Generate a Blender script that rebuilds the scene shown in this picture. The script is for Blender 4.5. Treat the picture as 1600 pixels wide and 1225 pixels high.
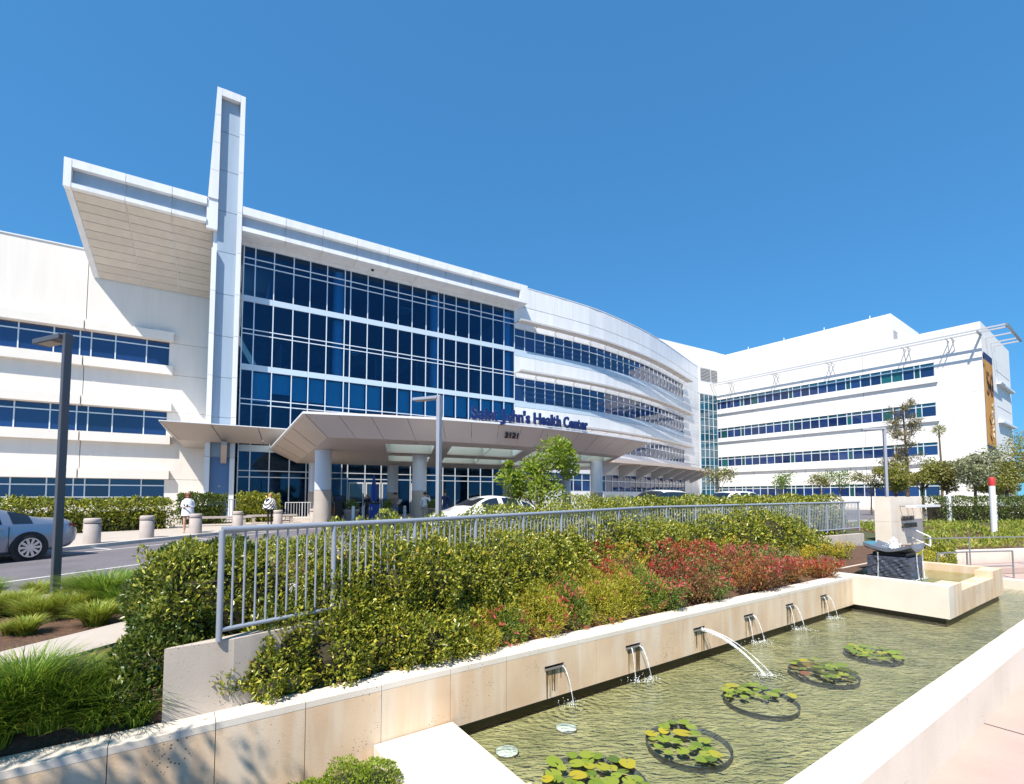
import bpy, math, random
import numpy as np
from mathutils import Matrix, Vector

# ------------------------------------------------------------------ camera, sky, sun, exposure
scene = bpy.context.scene
for o in list(bpy.data.objects):
    bpy.data.objects.remove(o)
COL = scene.collection
R = math.radians
CAM_F, CAM_CY, CAM_P, CAM_Z = 740.0, 738.0, R(3.0), 1.5      # pixels of the 1600 px photograph, pitch, height

cam_data = bpy.data.cameras.new('camera')
cam_data.sensor_width = 36.0
cam_data.lens = 36.0 * CAM_F / 1600.0
cam_data.shift_y = (CAM_CY - 612.5) / 1600.0
cam_data.clip_start, cam_data.clip_end = 0.05, 3000.0
cam = bpy.data.objects.new('camera', cam_data)
COL.objects.link(cam)
cam.location = (0, 0, CAM_Z)
cam.rotation_euler = (R(90) + CAM_P, 0, 0)
scene.camera = cam

SUN = Vector((-0.26, -0.66, 1.0)).normalized()               # towards the sun
world = bpy.data.worlds.new('World')
scene.world = world
world.use_nodes = True
wn, wl = world.node_tree.nodes, world.node_tree.links
wn.clear()
sky = wn.new('ShaderNodeTexSky')
sky.sky_type = 'NISHITA'
sky.sun_disc = False
sky.sun_elevation = math.asin(SUN.z)
sky.sun_rotation = math.atan2(SUN.x, SUN.y)
sky.air_density, sky.dust_density, sky.ozone_density = 1.0, 0.1, 3.0
bg = wn.new('ShaderNodeBackground')
bg.inputs['Strength'].default_value = 0.10
wo = wn.new('ShaderNodeOutputWorld')
gam = wn.new('ShaderNodeGamma')                              # deep even blue of a clear, polarised sky, all round
gam.inputs['Gamma'].default_value = 0.50
tint = wn.new('ShaderNodeMixRGB')
tint.blend_type = 'MULTIPLY'
tint.inputs['Fac'].default_value = 1.0
tint.inputs['Color2'].default_value = (0.50, 1.46, 2.42, 1)
wl.new(sky.outputs[0], gam.inputs[0])
wl.new(gam.outputs[0], tint.inputs['Color1'])
wl.new(tint.outputs[0], bg.inputs[0])
wl.new(bg.outputs[0], wo.inputs[0])

sun_data = bpy.data.lights.new('sun', 'SUN')
sun_data.energy = 5.0
sun_data.angle = R(0.53)
sun_data.color = (1.0, 0.93, 0.82)
sun = bpy.data.objects.new('sun', sun_data)
COL.objects.link(sun)
sun.rotation_euler = (-SUN).to_track_quat('-Z', 'Y').to_euler()

scene.view_settings.view_transform = 'Standard'
scene.view_settings.look = 'None'
scene.view_settings.exposure = 0.62
scene.view_settings.gamma = 1.0
scene.view_settings.use_curve_mapping = False
cy = scene.cycles
cy.use_denoising = True
cy.max_bounces = 6
cy.diffuse_bounces = 2
cy.glossy_bounces = 2
cy.transmission_bounces = 4
cy.transparent_max_bounces = 8
cy.sample_clamp_indirect = 6.0
cy.caustics_reflective = False
cy.caustics_refractive = False

rnd = random.Random(7)
nrg = np.random.default_rng(11)


# ------------------------------------------------------------------ places read off the photograph
def ray(px, py):
    a, b = (px - 800.0) / CAM_F, (CAM_CY - py) / CAM_F
    return Vector((a, math.cos(CAM_P) - b * math.sin(CAM_P), math.sin(CAM_P) + b * math.cos(CAM_P)))


def on_level(px, py, z=0.0):
    d = ray(px, py)
    t = (z - CAM_Z) / d.z
    return Vector((d.x * t, d.y * t, z))


def at_depth(px, py, y):
    d = ray(px, py)
    t = y / d.y
    return Vector((d.x * t, y, CAM_Z + d.z * t))


# ------------------------------------------------------------------ materials
MATS = {}


def material(name, color, rough=0.6, metal=0.0, spec=0.5, var=0.0, scale=3.0, bump=0.0, bscale=40.0, vcol=None, detail=4.0):
    """Principled surface; var mixes a second colour in by noise, bump gives fine relief."""
    m = bpy.data.materials.new(name)
    m.use_nodes = True
    nt = m.node_tree
    b = nt.nodes['Principled BSDF']
    b.inputs['Roughness'].default_value = rough
    b.inputs['Metallic'].default_value = metal
    b.inputs['Specular IOR Level'].default_value = spec
    c = (*color, 1.0)
    b.inputs['Base Color'].default_value = c
    geo = None
    if var or bump:
        geo = nt.nodes.new('ShaderNodeNewGeometry')
    if var:
        n = nt.nodes.new('ShaderNodeTexNoise')
        n.inputs['Scale'].default_value = scale
        n.inputs['Detail'].default_value = detail
        n.inputs['Roughness'].default_value = 0.65
        r = nt.nodes.new('ShaderNodeValToRGB')
        r.color_ramp.elements[0].position = 0.3
        r.color_ramp.elements[1].position = 0.72
        v = vcol or tuple(x * (1 - var) for x in color)
        r.color_ramp.elements[0].color = (*v, 1)
        r.color_ramp.elements[1].color = c
        nt.links.new(geo.outputs['Position'], n.inputs['Vector'])
        nt.links.new(n.outputs['Fac'], r.inputs['Fac'])
        nt.links.new(r.outputs['Color'], b.inputs['Base Color'])
    if bump:
        n2 = nt.nodes.new('ShaderNodeTexNoise')
        n2.inputs['Scale'].default_value = bscale
        n2.inputs['Detail'].default_value = 5.0
        bp = nt.nodes.new('ShaderNodeBump')
        bp.inputs['Strength'].default_value = bump
        bp.inputs['Distance'].default_value = 0.02
        nt.links.new(geo.outputs['Position'], n2.inputs['Vector'])
        nt.links.new(n2.outputs['Fac'], bp.inputs['Height'])
        nt.links.new(bp.outputs['Normal'], b.inputs['Normal'])
    MATS[name] = m
    return m


def leaf_material(name, colors, rough=0.45, trans=0.25, spec=0.5, per_object=False):
    """Leaves: every leaf (mesh island) takes its own tone; some light passes through."""
    m = bpy.data.materials.new(name)
    m.use_nodes = True
    nt = m.node_tree
    b = nt.nodes['Principled BSDF']
    out = nt.nodes['Material Output']
    geo = nt.nodes.new('ShaderNodeNewGeometry')
    r = nt.nodes.new('ShaderNodeValToRGB')
    r.color_ramp.interpolation = 'LINEAR'
    el = r.color_ramp.elements
    while len(el) < len(colors):
        el.new(0.5)
    for i, cc in enumerate(colors):
        el[i].position = i / (len(colors) - 1)
        el[i].color = (*cc, 1)
    if per_object:
        oi = nt.nodes.new('ShaderNodeObjectInfo')
        nt.links.new(oi.outputs['Random'], r.inputs['Fac'])
    else:
        nt.links.new(geo.outputs['Random Per Island'], r.inputs['Fac'])
    nt.links.new(r.outputs['Color'], b.inputs['Base Color'])
    b.inputs['Roughness'].default_value = rough
    b.inputs['Specular IOR Level'].default_value = spec
    t = nt.nodes.new('ShaderNodeBsdfTranslucent')
    nt.links.new(r.outputs['Color'], t.inputs['Color'])
    mx = nt.nodes.new('ShaderNodeMixShader')
    mx.inputs['Fac'].default_value = trans
    nt.links.new(b.outputs[0], mx.inputs[1])
    nt.links.new(t.outputs[0], mx.inputs[2])
    nt.links.new(mx.outputs[0], out.inputs['Surface'])
    MATS[name] = m
    return m


def glass_material(name, base, rough=0.03, ior=1.7, wob=0.02, see=None):
    """Window glass: tinted, mirror-like at grazing angles, each pane slightly out of true."""
    m = bpy.data.materials.new(name)
    m.use_nodes = True
    nt = m.node_tree
    b = nt.nodes['Principled BSDF']
    oi = nt.nodes.new('ShaderNodeObjectInfo')
    r = nt.nodes.new('ShaderNodeValToRGB')
    r.color_ramp.elements[0].color = (*[x * 0.65 for x in base], 1)
    r.color_ramp.elements[1].color = (*[x * 1.35 for x in base], 1)
    nt.links.new(oi.outputs['Random'], r.inputs['Fac'])
    nt.links.new(r.outputs['Color'], b.inputs['Base Color'])
    b.inputs['Roughness'].default_value = rough
    b.inputs['IOR'].default_value = ior
    geo = nt.nodes.new('ShaderNodeNewGeometry')
    n2 = nt.nodes.new('ShaderNodeTexNoise')
    n2.inputs['Scale'].default_value = 0.45
    n2.inputs['Detail'].default_value = 1.0
    bp = nt.nodes.new('ShaderNodeBump')
    bp.inputs['Strength'].default_value = wob
    bp.inputs['Distance'].default_value = 0.6
    nt.links.new(geo.outputs['Position'], n2.inputs['Vector'])
    nt.links.new(n2.outputs['Fac'], bp.inputs['Height'])
    nt.links.new(bp.outputs['Normal'], b.inputs['Normal'])
    if see:
        tr = nt.nodes.new('ShaderNodeBsdfTransparent')
        tr.inputs['Color'].default_value = (*see, 1)
        gl = nt.nodes.new('ShaderNodeBsdfGlossy')
        gl.inputs['Roughness'].default_value = rough
        gl.inputs['Color'].default_value = (0.50, 0.68, 1.0, 1)
        nt.links.new(bp.outputs['Normal'], gl.inputs['Normal'])
        fr = nt.nodes.new('ShaderNodeFresnel')
        fr.inputs['IOR'].default_value = ior
        nt.links.new(bp.outputs['Normal'], fr.inputs['Normal'])
        mx = nt.nodes.new('ShaderNodeMixShader')
        nt.links.new(fr.outputs[0], mx.inputs['Fac'])
        nt.links.new(tr.outputs[0], mx.inputs[1])
        nt.links.new(gl.outputs[0], mx.inputs[2])
        nt.links.new(mx.outputs[0], nt.nodes['Material Output'].inputs['Surface'])
    MATS[name] = m
    return m


def panel_material(name, color, rough, streak=0.12, tone=0.07):
    """Metal or render cladding: each panel its own tone, faint rain streaks running down."""
    m = bpy.data.materials.new(name)
    m.use_nodes = True
    nt = m.node_tree
    b = nt.nodes['Principled BSDF']
    b.inputs['Roughness'].default_value = rough
    geo = nt.nodes.new('ShaderNodeNewGeometry')
    mp = nt.nodes.new('ShaderNodeMapping')
    mp.inputs['Scale'].default_value = (2.2, 2.2, 0.16)
    n = nt.nodes.new('ShaderNodeTexNoise')
    n.inputs['Scale'].default_value = 1.0
    n.inputs['Detail'].default_value = 7.0
    n.inputs['Roughness'].default_value = 0.6
    mr = nt.nodes.new('ShaderNodeMapRange')
    mr.inputs['From Min'].default_value, mr.inputs['From Max'].default_value = 0.35, 0.72
    mr.inputs['To Min'].default_value, mr.inputs['To Max'].default_value = 1.0, 1.0 - streak
    oi = nt.nodes.new('ShaderNodeObjectInfo')
    m2 = nt.nodes.new('ShaderNodeMapRange')
    m2.inputs['To Min'].default_value, m2.inputs['To Max'].default_value = 1.0 - tone, 1.0
    mu = nt.nodes.new('ShaderNodeMath')
    mu.operation = 'MULTIPLY'
    hs = nt.nodes.new('ShaderNodeMixRGB')
    hs.blend_type = 'MULTIPLY'
    hs.inputs['Fac'].default_value = 1.0
    hs.inputs['Color1'].default_value = (*color, 1)
    L = nt.links.new
    L(geo.outputs['Position'], mp.inputs[0]); L(mp.outputs[0], n.inputs['Vector']); L(n.outputs['Fac'], mr.inputs['Value'])
    L(oi.outputs['Random'], m2.inputs['Value']); L(mr.outputs[0], mu.inputs[0]); L(m2.outputs[0], mu.inputs[1])
    L(mu.outputs[0], hs.inputs['Color2']); L(hs.outputs[0], b.inputs['Base Color'])
    MATS[name] = m


panel_material('white_panel', (0.80, 0.81, 0.83), 0.35)
material('white_shade', (0.74, 0.75, 0.78), 0.45)
panel_material('recess_panel', (0.35, 0.44, 0.55), 0.4)
panel_material('stucco', (0.80, 0.745, 0.69), 0.9, 0.07, 0.03)
material('stucco_trim', (0.78, 0.735, 0.68), 0.85, var=0.06, scale=0.8)
panel_material('wing_panel', (0.82, 0.80, 0.775), 0.6, 0.08, 0.05)
panel_material('soffit_panel', (0.66, 0.585, 0.50), 0.7, 0.1, 0.09)
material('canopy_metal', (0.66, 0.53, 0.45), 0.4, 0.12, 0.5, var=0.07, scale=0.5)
material('side_metal_shaded', (0.40, 0.345, 0.305), 0.45, 0.1, var=0.06, scale=0.6)  # darker copy of the canopy metal, underside shade put into the colour
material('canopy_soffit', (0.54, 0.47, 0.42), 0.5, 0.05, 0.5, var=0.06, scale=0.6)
material('column_metal', (0.62, 0.66, 0.74), 0.42, 0.1, 0.5, var=0.04, scale=0.8)
material('mullion', (0.70, 0.76, 0.82), 0.35, 0.2)
material('spandrel', (0.50, 0.60, 0.70), 0.3, 0.0, 0.6, var=0.04, scale=0.8)
material('dark_gap', (0.05, 0.05, 0.055), 0.9)
material('interior_floor', (0.20, 0.24, 0.30), 0.8)
material('interior_wall', (0.22, 0.27, 0.33), 0.9, var=0.6, scale=0.5)
material('blind', (0.34, 0.66, 0.72), 0.8)
material('interior_column', (0.55, 0.68, 0.80), 0.7)
material('blue_door', (0.10, 0.19, 0.36), 0.4)
material('shade_metal', (0.62, 0.58, 0.54), 0.45, 0.2)
material('white_metal', (0.76, 0.77, 0.79), 0.4, 0.1)
material('louver', (0.42, 0.42, 0.43), 0.6)
leaf_material('skylight', [(0.86, 0.92, 0.90), (0.90, 0.95, 0.92)], 0.4, 0.72)
material('sign_blue', (0.010, 0.022, 0.12), 0.35)
material('sign_black', (0.012, 0.012, 0.02), 0.4)
material('bronze_text', (0.10, 0.085, 0.07), 0.5, 0.3)
material('banner_orange', (0.56, 0.27, 0.05), 0.7, var=0.1, scale=0.4)
material('banner_navy', (0.015, 0.02, 0.10), 0.6)
material('banner_pale', (0.75, 0.68, 0.55), 0.7)
glass_material('glass_band', (0.010, 0.030, 0.115), 0.03, 1.75, 0.03)
glass_material('glass_link', (0.012, 0.085, 0.13), 0.03, 1.9, 0.05)
glass_material('glass_green', (0.010, 0.08, 0.085), 0.04, 1.7, 0.05)
glass_material('glass_curtain', (0.01, 0.03, 0.1), 0.02, 1.48, 0.03, see=(0.47, 0.77, 0.93))
material('asphalt', (0.185, 0.168, 0.185), 0.85, var=0.45, scale=0.9, bump=0.5, bscale=90, vcol=(0.12, 0.11, 0.124), detail=10)
material('road_paint', (0.72, 0.70, 0.68), 0.7, var=0.35, scale=7.0)
material('concrete', (0.50, 0.44, 0.385), 0.85, var=0.16, scale=1.4, bump=0.3, bscale=60, detail=8)
material('kerb', (0.62, 0.58, 0.53), 0.85, var=0.15, scale=2.0)
material('mulch', (0.16, 0.085, 0.05), 0.95, var=0.6, scale=14.0, bump=1.0, bscale=45, detail=8)
material('lawn_soil', (0.09, 0.10, 0.035), 0.95, var=0.5, scale=3.0, bump=0.8, bscale=30)
material('plaza', (0.50, 0.375, 0.325), 0.8, var=0.14, scale=1.8, bump=0.3, bscale=70, detail=9)
material('fence_metal', (0.30, 0.335, 0.40), 0.38, 0.15, 0.5)
material('steel', (0.40, 0.39, 0.38), 0.35, 0.7)
material('pole_grey', (0.10, 0.10, 0.115), 0.45, 0.3)
material('pole_silver', (0.42, 0.42, 0.46), 0.4, 0.4)
material('bollard', (0.46, 0.40, 0.37), 0.8, var=0.15, scale=6, bump=0.3, bscale=80)
material('black', (0.012, 0.012, 0.013), 0.5)
material('rubber', (0.018, 0.018, 0.019), 0.8)
material('bark', (0.16, 0.11, 0.075), 0.9, var=0.4, scale=9, bump=0.8, bscale=30)
material('twig', (0.13, 0.085, 0.05), 0.9, var=0.3, scale=9)


# ------------------------------------------------------------------ building blocks
def link(o):
    COL.objects.link(o)
    return o


def thing(name, label, cat, loc=(0, 0, 0), group=None, rz=0.0):
    o = link(bpy.data.objects.new(name, None))
    o.location = loc
    o.rotation_euler = (0, 0, rz)
    o.empty_display_size = 0.3
    return tag(o, label, cat, group)


def tag(o, label=None, cat=None, group=None, kind=None):
    if label: o['label'] = label
    if cat: o['category'] = cat
    if group: o['group'] = group
    if kind: o['kind'] = kind
    return o


def holder(name, parent):
    """A part that only holds sub-parts."""
    o = link(bpy.data.objects.new(name, None))
    return adopt(o, parent)


def root_matrix(p):
    m = p.matrix_basis.copy()
    while p.parent:
        m = p.parent.matrix_basis @ p.matrix_parent_inverse @ m
        p = p.parent
    return m


def adopt(o, parent):
    """Parent o while its own coordinates stay world coordinates."""
    if parent is not None:
        o.parent = parent
        o.matrix_parent_inverse = root_matrix(parent).inverted()
    return o


class MB:
    """Collects faces and builds one mesh object from them."""

    def __init__(self):
        self.v, self.f = [], []

    def add(self, vs, fs):
        n = len(self.v)
        self.v += [tuple(p) for p in vs]
        self.f += [tuple(i + n for i in q) for q in fs]
        return self

    def box(self, c, s, rz=0.0, tilt=None):
        hx, hy, hz = s[0] / 2, s[1] / 2, s[2] / 2
        m = Matrix.Rotation(rz, 3, 'Z')
        if tilt is not None: m = m @ tilt
        vs = [Vector(c) + m @ Vector((x, y, z)) for x in (-hx, hx) for y in (-hy, hy) for z in (-hz, hz)]
        return self.add(vs, [(0, 1, 3, 2), (4, 6, 7, 5), (0, 4, 5, 1), (2, 3, 7, 6), (0, 2, 6, 4), (1, 5, 7, 3)])

    def hexa(self, a, b):
        """Solid between two quads a (4 points) and b (4 points)."""
        return self.add(list(a) + list(b), [(3, 2, 1, 0), (4, 5, 6, 7), (0, 1, 5, 4), (1, 2, 6, 5), (2, 3, 7, 6), (3, 0, 4, 7)])

    def prism(self, poly, z0, z1):
        n = len(poly)
        vs = [(p[0], p[1], z0) for p in poly] + [(p[0], p[1], z1) for p in poly]
        fs = [tuple(range(n - 1, -1, -1)), tuple(range(n, 2 * n))] + [(i, (i + 1) % n, n + (i + 1) % n, n + i) for i in range(n)]
        return self.add(vs, fs)

    def tube(self, pts, rad, seg=8, cap=True):
        pts = [Vector(p) for p in pts]
        if not hasattr(rad, '__len__'): rad = [rad] * len(pts)
        vs, fs = [], []
        ref = Vector((0.13, 0.21, 1)).normalized()
        for i, p in enumerate(pts):
            t = (pts[min(i + 1, len(pts) - 1)] - pts[max(i - 1, 0)]).normalized()
            a = t.cross(ref)
            if a.length < 1e-3: a = t.cross(Vector((1, 0, 0)))
            a.normalize()
            b = t.cross(a)
            for k in range(seg):
                w = 2 * math.pi * k / seg
                vs.append(p + rad[i] * (math.cos(w) * a + math.sin(w) * b))
        for i in range(len(pts) - 1):
            for k in range(seg):
                q = (k + 1) % seg
                fs.append((i * seg + k, i * seg + q, (i + 1) * seg + q, (i + 1) * seg + k))
        if cap:                                          # caps keep their own corners so that the sides shade round
            m = len(vs)
            vs += vs[:seg] + vs[(len(pts) - 1) * seg:len(pts) * seg]
            fs.append(tuple(range(m, m + seg)))
            fs.append(tuple(range(m + seg, m + 2 * seg))[::-1])
        return self.add(vs, fs)

    def lathe(self, prof, c=(0, 0, 0), seg=20, closed=True):
        vs, fs = [], []
        for r, z in prof:
            for k in range(seg):
                w = 2 * math.pi * k / seg
                vs.append((c[0] + r * math.cos(w), c[1] + r * math.sin(w), c[2] + z))
        for i in range(len(prof) - 1):
            for k in range(seg):
                q = (k + 1) % seg
                fs.append((i * seg + k, i * seg + q, (i + 1) * seg + q, (i + 1) * seg + k))
        if closed:
            m = len(vs)
            vs += vs[:seg] + vs[(len(prof) - 1) * seg:len(prof) * seg]
            fs.append(tuple(range(m, m + seg))[::-1])
            fs.append(tuple(range(m + seg, m + 2 * seg)))
        return self.add(vs, fs)

    def build(self, name, mat, parent=None, smooth=False, bevel=0.0, local=False):
        me = bpy.data.meshes.new(name)
        me.from_pydata(self.v, [], self.f)
        if mat: me.materials.append(MATS[mat])
        if smooth:
            me.polygons.foreach_set('use_smooth', [len(p.vertices) <= 4 for p in me.polygons])
        me.update()
        o = link(bpy.data.objects.new(name, me))
        if bevel:
            md = o.modifiers.new('bevel', 'BEVEL')
            md.width, md.segments, md.limit_method = bevel, 2, 'ANGLE'
        if local:
            o.parent = parent
        else:
            adopt(o, parent)
        return o


UNIT = {}


def unit_cube(mat):
    if mat not in UNIT:
        b = MB().box((0, 0, 0), (1, 1, 1))
        me = bpy.data.meshes.new('unit_' + mat)
        me.from_pydata(b.v, [], b.f)
        me.materials.append(MATS[mat])
        me.update()
        UNIT[mat] = me
    return UNIT[mat]


def piece(name, mat, parent, c, size, rz=0.0):
    """A box-shaped piece; alike pieces share one mesh."""
    o = link(bpy.data.objects.new(name, unit_cube(mat)))
    o.location = c
    o.rotation_euler = (0, 0, rz)
    o.scale = size
    return adopt(o, parent)


class Frame:
    """A wall line: s runs along it, d outwards (towards the viewer), z up."""

    def __init__(self, P, dr):
        l = math.hypot(*dr)
        self.P, self.u = Vector((P[0], P[1])), Vector((dr[0] / l, dr[1] / l))
        self.n = Vector((self.u.y, -self.u.x))
        self.a = math.atan2(self.u.y, self.u.x)

    def w(self, s, d, z):
        p = self.P + s * self.u + d * self.n
        return Vector((p.x, p.y, z))

    def piece(self, name, mat, parent, s0, s1, d0, d1, z0, z1):
        return piece(name, mat, parent, self.w((s0 + s1) / 2, (d0 + d1) / 2, (z0 + z1) / 2),
                     (abs(s1 - s0), abs(d1 - d0), abs(z1 - z0)), self.a)

    def quad(self, s0, s1, d, z0, z1):
        return [self.w(s0, d, z0), self.w(s1, d, z0), self.w(s1, d, z1), self.w(s0, d, z1)]

    def solid(self, mb, s0, s1, d0, d1, z0, z1):
        c = self.w((s0 + s1) / 2, (d0 + d1) / 2, (z0 + z1) / 2)
        return mb.box(c, (abs(s1 - s0), abs(d1 - d0), abs(z1 - z0)), self.a)


def structure(o, name=None):
    o['kind'] = 'structure'
    return o


def text_mesh(name, body, mat, parent, size, depth, origin, xdir, up, align='LEFT', width=None, local=False, bold=0.0):
    """Raised lettering: a font outline turned into a mesh, x along xdir, y along up."""
    cu = bpy.data.curves.new(name, 'FONT')
    cu.body = body
    cu.size = size
    cu.extrude = depth / 2
    cu.offset = bold
    cu.align_x = align
    cu.resolution_u = 3
    tmp = bpy.data.objects.new('tmp', cu)
    COL.objects.link(tmp)
    dg = bpy.context.evaluated_depsgraph_get()
    me = bpy.data.meshes.new_from_object(tmp.evaluated_get(dg))
    bpy.data.objects.remove(tmp)
    me.name = name
    x = Vector(xdir).normalized()
    y = Vector(up).normalized()
    z = x.cross(y).normalized()
    if width:
        xs = [v.co.x for v in me.vertices]
        k = width / max(1e-6, max(xs) - min(xs))
        for v in me.vertices: v.co.x *= k
    M = Matrix(((x.x, y.x, z.x, origin[0]), (x.y, y.y, z.y, origin[1]), (x.z, y.z, z.z, origin[2]), (0, 0, 0, 1)))
    me.transform(M)
    me.materials.clear()
    me.materials.append(MATS[mat])
    o = link(bpy.data.objects.new(name, me))
    return adopt(o, parent)


# ================================================================== the entrance building: cross, glass front, curved wall
FR = Frame((-20.5, 35.32), (0.851, 0.525))
hall = thing('hospital_building', 'white hospital block with a tall cross, blue glass front and a curved banded wall', 'building', FR.w(12, 0, 0))

# --- glass front
MULL = [0.0, 0.78, 2.09, 3.50, 4.73, 6.05, 7.47, 7.94, 9.38, 10.76, 12.08, 13.38, 14.73, 15.93, 16.51, 17.76, 19.13, 20.46, 21.83, 23.10, 24.35]
ROWS = [(0.05, 3.02, 3.50, 4.95), (5.45, 8.55, 8.94, 11.15), (11.60, 13.96, 14.31, 16.45), (16.90, 19.35, 19.85, 20.75)]
front = holder('curtain_wall', hall)
for zs in ROWS:
    for z0, z1 in zip(zs, zs[1:]):
        for s0, s1 in zip(MULL, MULL[1:]):
            FR.piece('pane', 'glass_curtain', front, s0 + .03, s1 - .03, -.03, -.005, z0 + .03, z1 - .03)
    for z in zs[1:3]:
        FR.piece('transom', 'mullion', front, 0.0, 24.35, -.06, .055, z - .035, z + .035)
for i, s in enumerate(MULL):
    FR.piece('mullion', 'mullion', front, s - .036, s + .036, -.07, .06, 0.0, 20.75)
for z0, z1 in ((4.95, 5.45), (11.15, 11.60), (16.45, 16.90)):
    for s0, s1 in zip(MULL[0::2], MULL[2::2] + [MULL[-1]]):
        if s1 - s0 > .1:
            FR.piece('spandrel_panel', 'spandrel', front, s0 + .04, s1 - .04, -.05, .075, z0, z1)
FR.piece('head_panel', 'white_panel', front, -.2, 24.4, -.3, .04, 20.76, 21.12)
# rooms behind the glass
rooms = holder('interior', hall)
for z in (5.2, 11.38, 16.68):
    FR.piece('floor_slab', 'interior_floor', rooms, .05, 24.3, -9.0, -.12, z - .2, z + .2)
FR.piece('back_wall', 'interior_wall', rooms, -.1, 24.5, -9.4, -9.0, 0.0, 20.7)
FR.piece('ceiling', 'interior_floor', rooms, .05, 24.3, -9.0, -.12, 20.72, 20.9)
for s in (7.2, 16.0, 24.0):
    MB().lathe([(.45, 0.02), (.45, 20.7)], FR.w(s - .05, -.95, 0), 20).build('interior_column', 'interior_column', rooms, True)
for k in range(26):                                  # light fittings, blinds and partitions on the floors
    s, fl = rnd.uniform(1, 23), rnd.choice((5.4, 11.6, 16.9))
    if k % 3 == 0:
        FR.piece('ceiling_light', 'white_metal', rooms, s, s + 1.2, -4.2 - rnd.random() * 2, -4.0, fl + 3.35, fl + 3.42)
    elif k % 3 == 1:
        FR.piece('partition', 'interior_floor', rooms, s, s + .12, -8.9, -3.0 - rnd.random() * 3, fl, fl + 3.2)
    else:
        FR.piece('cabinet', 'interior_column', rooms, s, min(s + rnd.uniform(.6, 2.2), 24), -5.0, -4.4, fl, fl + rnd.uniform(.8, 1.6))
for s0, s1 in zip(MULL[1:], MULL[2:]):                # pale roller blinds half down on the second floor
    if s1 - s0 > .4 and rnd.random() < .85:
        FR.piece('roller_blind', 'blind', rooms, s0 + .05, s1 - .05, -.42, -.40, 11.1 - rnd.choice((1.5, 1.9, 2.2, 2.25)), 11.12)
# entrance doors
for s in (8.0, 9.42, 10.8, 13.42):
    dr_ = holder('entrance_door', hall)
    for a, b in ((.04, .12), (1.18, 1.26)):
        FR.piece('frame', 'white_metal', dr_, s + a, s + b, .062, .12, 0.0, 2.75)
    FR.piece('frame', 'white_metal', dr_, s + .12, s + 1.18, .062, .12, 2.62, 2.75)
    FR.piece('glass', 'glass_band', dr_, s + .12, s + 1.18, .062, .09, 0.1, 2.62)
    FR.piece('push_bar', 'steel', dr_, s + .2, s + 1.1, .095, .13, 1.05, 1.11)

# --- cross: upright
cross = holder('cross', hall)
ZT = 31.3
mb = MB()
FR.solid(mb, -2.0, -.27, .25, 1.18, 22.9, ZT - .05)
FR.solid(mb, -2.0, -.27, -4.05, 1.18, 0.0, 22.9)
mb.build('core', 'white_panel', cross)
joints = [0.0, 4.35, 7.2, 10.1, 13.1, 16.2, 19.3, 22.35, 25.4, 28.3, ZT - .55]
for z0, z1 in zip(joints, joints[1:]):
    FR.piece('recess_panel', 'blue_door' if z1 < 5 else 'recess_panel', cross, -1.74, -.55, 1.18, 1.24, z0 + .02, z1 - .02)
L0 = [FR.w(-2.38, .25, 22.9), FR.w(-1.75, .25, 22.9), FR.w(-1.75, 1.62, 22.9), FR.w(-2.38, 1.62, 22.9)]
L1 = [FR.w(-2.03, .25, ZT), FR.w(-1.75, .25, ZT), FR.w(-1.75, 1.62, ZT), FR.w(-2.03, 1.62, ZT)]
for k in range(4):
    f0, f1 = k / 4, (k + 1) / 4
    A_ = [a.lerp(b, f0) + Vector((0, 0, .012)) for a, b in zip(L0, L1)]
    B_ = [a.lerp(b, f1) - Vector((0, 0, .012)) for a, b in zip(L0, L1)]
    MB().hexa(A_, B_).build('frame_panel', 'white_panel', cross)
for z0, z1 in zip(joints, joints[1:-1] + [ZT]):
    FR.piece('frame_panel', 'white_panel', cross, -.55, -.24, .3, 1.62, z0 + .012, z1 - .012)
    if z1 < 21:
        FR.piece('frame_panel', 'white_panel', cross, -2.06, -1.75, -.2, 1.62, z0 + .012, z1 - .012)
FR.piece('frame_panel', 'white_panel', cross, -1.74, -.56, .3, 1.62, ZT - .55, ZT)
FR.piece('door_closer', 'steel', cross, -1.2, -1.05, 1.24, 1.27, 2.2, 2.35)
# --- cross: left arm, a deep wedge whose underside slopes back to the wing
arm = holder('cross_arm', hall)
ZB, ZH = 21.05, 22.9
front_q = [FR.w(-10.0, 1.2, ZB + .03), FR.w(-2.04, 1.2, ZB + .03), FR.w(-2.04, 1.2, ZH - .02), FR.w(-10.0, 1.2, ZH - .02)]
back_q = [FR.w(-9.4, -4.0, 17.6), FR.w(-2.04, -4.0, 17.6), FR.w(-2.04, -4.0, 19.3), FR.w(-9.4, -4.0, 19.3)]
MB().hexa(front_q, back_q).build('body', 'white_panel', arm)
cuts = [-9.62, -6.95, -4.45, -2.42]
for s0, s1 in zip(cuts, cuts[1:]):
    FR.piece('recess_panel', 'recess_panel', arm, s0 + .015, s1 - .015, 1.2, 1.24, 21.34, 22.36)
    FR.piece('frame_panel', 'white_panel', arm, s0 + .012, s1 - .012, 1.2, 1.62, 22.36, ZH)
    FR.piece('frame_panel', 'white_panel', arm, s0 + .012, s1 - .012, 1.2, 1.62, ZB, 21.34)
FR.piece('frame_panel', 'white_panel', arm, -2.43, -1.75, 1.2, 1.54, 20.7, 22.9)
FR.piece('frame_panel', 'white_panel', arm, -10.0, -9.63, 1.2, 1.62, ZB, ZH)


def sof(s, t, dz):
    """Point of the left arm's underside; t runs from the front edge to the wing wall."""
    d, z = 1.2 + t * (-4.02 - 1.2), ZB + .03 + t * (17.6 - ZB - .03)
    sl = s + (0.6 * t if s < -9.3 else 0.6 * t * (s + 2.04) / (-9.62 + 2.04))
    return FR.w(sl, d, z - dz)


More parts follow.
